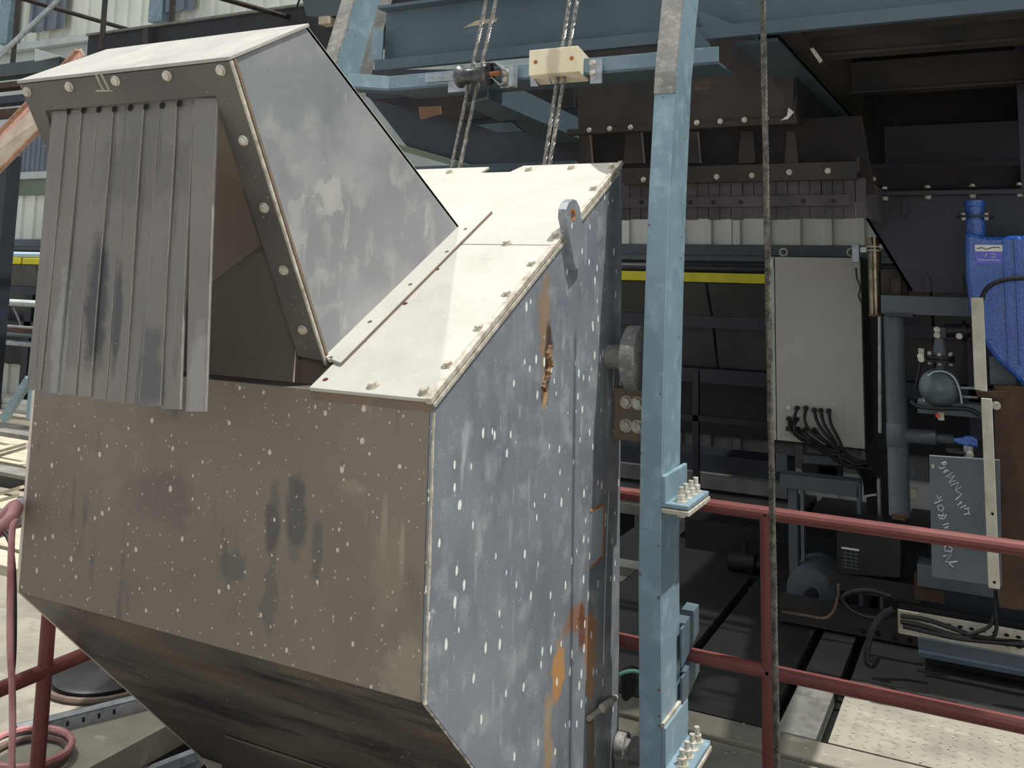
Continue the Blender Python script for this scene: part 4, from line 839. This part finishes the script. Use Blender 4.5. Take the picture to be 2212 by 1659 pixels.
tag(obj('air_hose', tubep([(2120,655),(2124,636),(2138,618),(2165,606),(2212,601),(2300,606)],4.5,.010,8), m_cable), 'black hose arching in front of the blue casing', 'hose')
# ------------------------------------------------------------------ machine base below the cabinet
mb = thing('cabinet_stand', (-1.0,5.4,.1), 'grey blue steel frame of channels and legs under the cabinet', 'frame')
FY = 5.35
obj('channel', G().prism([at(1684,1024,y=FY),at(1856,1042,y=FY),at(1856,1076,y=FY),at(1684,1052,y=FY)],(0,.12,0)), m_greyblue, mb, bevel=.003)
for (ua,ub,va,vb,Y) in [(1704,1723,1050,1195,FY+.03),(1851,1860,1045,1110,FY),(1729,1736,1052,1106,FY+.1),(1896,1902,1035,1115,FY)]: obj('leg', G().box(xx(ua,vb,Y),xx(ub,vb,Y),Y,Y+.05,0,zz(ua,va,Y)), m_greyblue if ub-ua > 8 else m_galv, mb)
obj('rear_channel', G().prism([at(1734,982,y=5.7),at(1820,990,y=5.7),at(1820,1006,y=5.7),at(1734,1000,y=5.7)],(0,.08,0)), m_greyblue, mb)
for (ua,ub,va,vb) in [(1676,1700,980,1020),(1768,1808,1008,1032),(1732,1820,1000,1028)]: obj('panel', zbox(ua,ub,va,vb,5.8,.02), m_darkst if ub-ua > 60 else m_greyblue, mb)
obj('clip_plate', zbox(1965,1978,1056,1076,5.0,.02), m_whitebar, mb); obj('clip_plate', zbox(1967,1976,1010,1030,5.0,.02), m_greyblue, mb)
jb = thing('control_box', at(1875,1245,y=5.0), 'black control box with a small gridded white label', 'box')
obj('case', poly([(1806,1132),(1946,1142),(1946,1250),(1808,1240)],5.0,.25), m_blackpl, jb, bevel=.006)
lab = obj('label_header', zbox(1818,1856,1184,1188,4.996,.004), m_whitelab, jb)
for v in (1195,1203,1211,1219,1226): obj('label_row', zbox(1819,1855,v,v+1.6,4.996,.004), m_greyblue, jb)
for u in (1826,1838,1848): obj('label_column', zbox(u,u+1.4,1190,1227,4.996,.004), m_greyblue, jb)
# base beams
bb = thing('machine_base', (.2,4.9,0), 'long grimy base beams of the machine behind the red handrail', 'base')
def xbeam(nm, u0,u1,uc,v0,v1,Y,d,m,lab=None,**k): return obj(nm, xbox(u0,u1,uc,v0,v1,Y,d), m, bb, lab, **k)
xbeam('base_beam',1684,2030,1850,1322,1372,5.0,.10,m_brown)
for u,v in [(1863,1363),(1897,1369),(1932,1377),(1965,1383)]: obj('bolt_hole', G().lathe(at(u,v,y=4.999),(0,-1,0),[(0,.014),(.001,.013)],10), m_black, bb)
xbeam('side_beam',1982,2400,2100,1235,1284,4.95,.12,m_greyblue); xbeam('side_beam',2015,2400,2150,1290,1332,4.99,.12,m_navy)
xbeam('plinth_beam',1984,2400,2100,1398,1432,4.8,.14,m_greyblue,bevel=.003); xbeam('plinth_lip',1984,2400,2100,1432,1440,4.76,.2,m_teal); xbeam('plinth_face',2000,2400,2100,1440,1520,4.86,.1,m_recess_shade)
xbeam('crosshead',1790,1990,1880,1248,1286,5.05,.12,m_brown); obj('rusty_end', zbox(1975,2040,1245,1300,4.97,.06), m_rusty, bb)
xbeam('ledge',1300,1690,1560,1262,1290,5.6,.15,m_conc); xbeam('ledge',1300,1690,1560,1296,1330,5.5,.15,m_conc); xbeam('ledge',1300,1690,1560,1118,1140,6.2,.2,m_conc)
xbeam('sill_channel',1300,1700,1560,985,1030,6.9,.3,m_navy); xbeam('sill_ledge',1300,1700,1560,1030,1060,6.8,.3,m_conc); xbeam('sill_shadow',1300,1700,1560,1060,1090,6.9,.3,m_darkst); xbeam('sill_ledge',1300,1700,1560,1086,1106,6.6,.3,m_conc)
xbeam('rear_plinth',1480,2000,1700,1150,1260,6.0,.2,m_darkst)
tr = thing('cable_tray', at(2080,1400,y=4.75), 'perforated pale cable tray loaded with black cables', 'tray')
P_ = [(1940,1322),(2300,1378),(2300,1424),(1940,1366)]
g = G(); o_ = at(1940,1366,y=4.75); w_ = at(2300,1378,y=4.75).x-o_.x; h_ = .10
holes = []
for i in range(22):
    for j in range(2):
        cx_, cy_ = .03+i*.045, .028+j*.042
        if cx_ < w_-.03: holes.append([(cx_+.012*math.cos(k*1.0472),cy_+.008*math.sin(k*1.0472)) for k in range(6)])
obj('tray_side', G().holed(o_,(1,0,0),(0,0,1),[(0,0),(w_,0),(w_,h_),(0,h_)],holes,(0,.004,0)), m_whitebar, tr, smooth=False)
obj('tray_back', G().box(o_.x,o_.x+w_,4.83,4.835,o_.z,o_.z+h_), m_darkst, tr)
obj('end_bracket', zbox(1942,1985,1322,1372,4.72,.015), m_whitebar, tr)
for i,L_ in enumerate([[(1945,1330),(2000,1338),(2060,1358),(2120,1378),(2212,1388)],[(1945,1342),(1995,1352),(2060,1372),(2130,1384),(2212,1394)],[(1950,1352),(2010,1366),(2080,1380),(2212,1392)],[(2150,1275),(2151,1320),(2152,1360),(2140,1378),(2100,1372)],[(2146,1330),(2138,1352),(2110,1366),(2090,1370)]]):
    tag(obj('power_cable', tubep(L_,4.70-.006*i,.010 if i < 3 else .008,7), m_cable), ['black cable lying along the top of the perforated tray','black cable lying midway in the perforated tray','black cable lying lowest in the perforated tray','black cable dropping from the white bar into the tray','thin black cable curling up from the tray below the white bar'][i], 'cable')
tag(obj('hanging_hose', tubep([(1930,1316,4.6),(1905,1330,4.6),(1885,1360,4.58),(1874,1400,4.56),(1874,1430,4.55),(1885,1436,4.55),(1896,1418,4.55)],4.6,.014,8), m_cable), 'thick black hose drooping in a hook beside the perforated tray', 'hose')
tag(obj('cable_loop', tubep([(1925,1288,4.8),(1880,1276,4.8),(1840,1280,4.8),(1820,1294,4.8),(1840,1318,4.8),(1880,1334,4.8),(1915,1332,4.8),(1928,1316,4.8)],4.8,.011,8), m_cable), 'black cable loop lying like an eye behind the handrail', 'cable')
tk = thing('round_tank', at(1745,1330,y=5.3), 'dull grey blue round tank end half hidden below the cabinet', 'tank')
c = at(1752,1284,y=5.3); obj('shell', G().lathe(c,(0,1,0),[(0,.05),(.02,.12),(.05,.135),(.3,.135)],28), m_greyblue, tk); obj('collar', G().lathe(c-Vector((0,.01,0)),(0,1,0),[(0,.03),(.02,.05)],16), m_navy, tk)
obj('cradle', zbox(1690,1800,1300,1340,5.36,.1), m_conc, tk)
tag(obj('copper_hose', tubep([(1690,1322,4.9),(1740,1330,4.9),(1780,1336,4.9),(1800,1322,4.9),(1810,1290,4.9),(1811,1262,4.9)],4.9,.007,7), m_hoseb), 'thin brown hose bending under the round tank', 'hose')
pm = thing('small_pump', at(1610,1240,y=5.7), 'small dark pump on the ledge behind the red handrail post', 'pump')
c = at(1610,1215,y=5.7); obj('motor', G().lathe(c-Vector((.1,0,0)),(1,0,0),[(0,.03),(.01,.06),(.16,.06),(.17,.035),(.24,.03)],18), m_darkst, pm); obj('foot', G().box(c.x-.1,c.x+.1,c.y-.05,c.y+.05,c.z-.12,c.z-.05), m_darkst, pm)
obj('outlet', G().cyl(c,c+Vector((0,0,.12)),.02,10), m_darkst, pm)
tag(obj('glove', poly([(1338,1450),(1358,1446),(1374,1452),(1378,1470),(1372,1500),(1350,1520),(1340,1510)],3.35,.05), m_darkst, bevel=.015), 'dark cloth bundle caught between the bucket and the blue column', 'cloth')
tag(obj('green_hose', tubep([(1330,1462),(1350,1452),(1375,1450),(1400,1462)],3.3,.006,7), M('mint_hose',(120,186,160),None,1,.5)), 'mint green thin hose arching behind the blue column', 'hose')
# ------------------------------------------------------------------ things beyond the hood: walkway, rails, slanting frame
wk = thing('walkway_beam', (-6,6,3.3), 'black steel walkway channel running behind the hood roof', 'beam')
WYk = 6.0; zt5 = zz(390,51,WYk)
obj('channel', G().box(xx(190,90,WYk), xx(1120,0,WYk), WYk, WYk+.10, zt5-.42, zt5), m_darkst, wk); obj('walkway_lip', G().box(xx(190,90,WYk), xx(1120,0,WYk), WYk-.03, WYk+.6, zt5, zt5+.02), m_conc, wk)
obj('stub_pipe', G().cyl(at(315,100,y=WYk-.06), at(315,62,y=WYk-.06), .028, 12), m_bpipe, wk)
bk = thing('guard_rail', (-8,6.0,3.2), 'black pipe guard rail standing above the hood roof', 'railing')
p0 = at(219,108,y=5.7); obj('post', G().cyl(p0, p0+Vector((0,0,1.6)), .024, 12), m_bpipe, bk)
p1 = at(27,140,y=5.7); obj('post', G().cyl(p1, p1+Vector((0,0,1.6)), .024, 12), m_bpipe, bk); p3 = at(370,56,y=6.6); obj('post', G().cyl(p3, p3+Vector((0,0,1.6)), .03, 12), m_bpipe, bk)
p2 = at(222,45,x=p0.x); 
for (A_,B_) in [((58,0),(292,68)),((492,0),(640,42))]:
    a = at(*A_,y=5.4); b = at(B_[0],B_[1],z=a.z); d = (b-a); obj('rail', G().cyl(a-d*.4, b, .022, 12), m_bpipe, bk)
tag(obj('shiny_pipe', G().cyl(at(-40,158,y=4.6), at(175,-46,y=4.9), .021, 14), m_galv), 'shiny galvanised pipe slanting across the upper corner', 'pipe')
gb = thing('equipment_box', at(690,40,y=5.6), 'green grey box resting on the walkway beam with a dangling cable', 'box'); obj('case', poly([(648,-20),(750,-30),(750,30),(700,38),(662,34)],5.6,.3), m_green, gb); obj('wood_block', zbox(688,708,35,51,5.55,.1), m_ply, gb); obj('cable', tubep([(650,-8),(640,20),(634,58),(632,80)],5.5,.008,6), m_cable, gb)
sb = thing('slanting_channel', (-5,5,2.6), 'salmon primed channel slanting down past the hood corner', 'beam')
A0, A1 = at(168,112,y=4.9), at(-60,352,y=4.7)
obj('top_flange', G().beam(at(168,108,y=4.9), at(-60,348,y=4.7), .05, .012, (0,0,1)).beam(at(178,112,y=4.95), at(-50,352,y=4.75), .10, .01, (0,-1,.3)), m_salmon, sb)
obj('web', G().prism([at(120,185,y=4.85),at(150,212,y=4.85),at(-60,420,y=4.65),at(-60,362,y=4.65)],(0,.02,0)), m_ply, sb, 'weathered board web')
obj('bottom_flange', G().beam(at(150,216,y=4.8), at(-60,428,y=4.6), .05, .014, (0,0,1)), m_salmon, sb)
for nm,va,vb,m in (('upper_beam',126,163,m_green),('rusty_beam',166,188,m_rusty),('lower_beam',196,222,m_navy),('rusty_beam',224,250,m_rusty)):
    o = G().box(xx(-120,va,5.6), xx(128,va,5.6), 5.6, 5.75, zz(40,vb-2,5.6), zz(40,va+8,5.6))
    ob = tag(obj(nm, o, m), {'upper_beam':'green grey beam end above the slanting channel','lower_beam':'navy beam end crossing behind the slanting channel','rusty_beam':'thin rusty brown beam just under the %s' % ('green grey beam end' if va < 200 else 'navy beam end')}[nm], 'beam')
    if nm == 'upper_beam': UB = ob
obj('gusset_plate', poly([(75,105),(130,121),(75,132)],5.5,.02), m_trim, UB, 'white triangular plate')
tag(obj('steel_post', G().box(xx(-60,400,6.0), xx(12,400,6.0), 6.0, 6.15, 0, zz(10,335,6.0)), m_navy), 'dark navy post beside the yellow conveyor bar', 'post')
# ------------------------------------------------------------------ timber deck and rails at the far side
td = thing('timber_deck', (-8,5,0), 'pale timber deck planks stacked beyond the bucket', 'deck')
for i,(va,vb,Y,m) in enumerate([(905,925,5.9,m_deck),(928,945,5.6,m_conc),(948,960,5.5,m_deck),(964,990,5.2,m_deck),(993,1012,4.9,m_deck)]):
    z = zz(30,(va+vb)/2,Y); obj('plank', G().box(-11,-4.0,Y,Y+.28,z-.05,z), m, td, bevel=.004)
obj('edge_beam', G().box(-11,-3.6,4.55,4.62,zz(30,1052,4.6),zz(30,1022,4.6)), m_darkst, td); obj('edge_cap', G().box(-11,-3.6,4.5,4.66,zz(30,1022,4.6),zz(30,1014,4.6)), m_conc, td)
for i in range(5): obj('plank', G().box(-9,-3.2,3.5+.2*i,3.68+.2*i,.0+.012*(i%2),.05+.012*(i%2)), m_deck, td)
for i,(u0,v0,u1,v1,Y) in enumerate([(0,975,60,958,5.0),(0,985,60,966,4.9),(0,1068,48,1052,4.2),(0,1082,46,1068,4.1)]):
    tag(obj('steel_bar', G().beam(at(u0-60,v0+17,y=Y), at(u1,v1,y=Y), .03, .02), m_deck), ['long pale bar lying along the back of the timber deck','long pale bar lying second on the timber deck','pale bar lying in front of the deck edge beam','pale bar lying nearest the draped hose'][i], 'bar')
pp = thing('white_pipe', (-9,6.2,0), 'white pipes lying in front of the lower siding', 'pipe')
for v in (868,880): z = zz(30,v,6.2); obj('pipe', G().cyl((-12,6.2,z),(-6,6.2,z),.035,10), m_siding, pp)
tag(obj('blue_brace', G().beam(at(8,906,y=5.4), at(64,818,y=5.4), .07, .05, (0,1,0)), m_bluep), 'light blue diagonal brace beside the curtain foot', 'brace')
tag(obj('blue_stay', G().beam(at(63,905,y=4.4), at(68,840,y=4.4), .03, .03, (0,1,0)), m_bluep), 'narrow blue stay against the bucket edge', 'brace')
hs = thing('draped_hose', (lx_,1.85,.9), 'pink and grey hoses draped over the red handrail', 'hose')
obj('pink_hose', tubep([(-30,1165,1.95),(0,1125,1.9),(18,1106,1.86),(30,1094,1.84),(34,1100,1.82),(22,1120,1.78),(0,1140,1.75),(-20,1160,1.72)],1.8,.019,10), m_hosep, hs); obj('grey_hose', tubep([(46,1085,1.92),(42,1105,1.9),(30,1125,1.86),(10,1140,1.82),(-20,1152,1.8)],1.85,.022,10), m_hoseg, hs)
obj('hanging_hose', tubep([(36,1126,1.7),(27,1140,1.68),(24,1200,1.66),(22,1300,1.66),(22,1400,1.66),(26,1480,1.66),(27,1580,1.66),(22,1720,1.66)],1.66,.0085,8), m_hosep, hs, 'faded red hose hanging down')
obj('hanging_hose', tubep([(10,1150,1.74),(24,1180,1.72),(31,1260,1.7),(31,1400,1.7),(26,1500,1.7),(30,1720,1.7)],1.7,.006,7), m_cable, hs, 'thin black hose hanging down')
# on the floor
ct = thing('slotted_channel', (-3.1,2.7,0), 'galvanised slotted channel lying on the dusty floor', 'channel')
a, b = at(38,1604,z=0), at(318,1532,z=0); d = (b-a); Lc = d.length; ux_ = d.normalized(); sd = Vector((-ux_.y, ux_.x, 0)); sd = sd if sd.y > 0 else -sd
holes = [[(x0+dx,y0) for dx,y0 in ((0,.012),(.010,.012),(.010,.030),(0,.030))] for x0 in [.05+.055*i for i in range(int((Lc-.08)/.055))]]
obj('slotted_face', G().holed(a,ux_,Vector((0,0,1)),[(0,0),(Lc,0),(Lc,.045),(0,.045)],holes,sd*.003), m_galv, ct, smooth=False)
obj('top_face', G().prism([a+Vector((0,0,.045)),b+Vector((0,0,.045)),b+Vector((0,0,.045))+sd*.05,a+Vector((0,0,.045))+sd*.05],(0,0,-.003)), m_galv, ct); obj('rear_face', G().prism([a+sd*.05,b+sd*.05,b+sd*.05+Vector((0,0,.045)),a+sd*.05+Vector((0,0,.045))],-sd*.003), m_galv, ct)
dc = thing('rubber_disc', at(215,1465,z=0), 'black rubber disc lying inside a brown hose coil', 'disc')
c = at(225,1468,z=0); obj('disc', G().lathe(c,(0,0,1),[(0,.20),(.03,.20),(.04,.18),(.045,.03),(.05,.02)],36), m_blackpl, dc)
def coil(c, r, h, n=28, tilt=0): return G().tube([c+Vector((r*math.cos(k*2*math.pi/n), r*.95*math.sin(k*2*math.pi/n), h)) for k in range(n)], .013, 8, closed=True)
tag(obj('hose_coil', coil(c, .235, .014), m_hoseb), 'brown hose coil round the black rubber disc', 'hose'); 
c = at(60,1640,z=0); tag(obj('hose_coil', coil(c, .13, .014), m_hoseb), 'brown hose coil at the foot of the red post', 'hose'); tag(obj('hose_coil', G().tube([c+Vector((.15*math.cos(k*.314),.13*math.sin(k*.314),.04)) for k in range(20)],.012,8,closed=True), m_hosep), 'faded pink hose coil lying on the brown one at the foot of the red post', 'hose')
for i,(A_,B_) in enumerate([((330,1665),(432,1626)),((345,1675),(440,1640))]):
    a, b = at(*A_,x=-2.78), at(*B_,x=-2.62); tag(obj('steel_offcut', G().beam(a-(b-a)*.6, b, .05, .03), m_galv), ['pale steel section lying under the bucket, farther from the camera','pale steel section lying under the bucket, nearer the camera'][i], 'bar')
struct('floor_pit', G().box(-2.9, -1.0, 1.0, 3.2, -.62, -.5), m_floord)
# debris scattered along the far floor edge
g = G()
for i in range(34):
    u = rnd.uniform(1490,2212); p = at(u, rnd.uniform(1560,1650), z=0.003); s_ = rnd.uniform(.0018,.0042); g.hexbolt(p,(rnd.uniform(-.3,.3),rnd.uniform(-.3,.3),1),s_,s_*.8,washer=False)
obj('grit', g, m_bolt, None, 'small pale grit scattered on the floor plates', 'grit', kind='stuff')
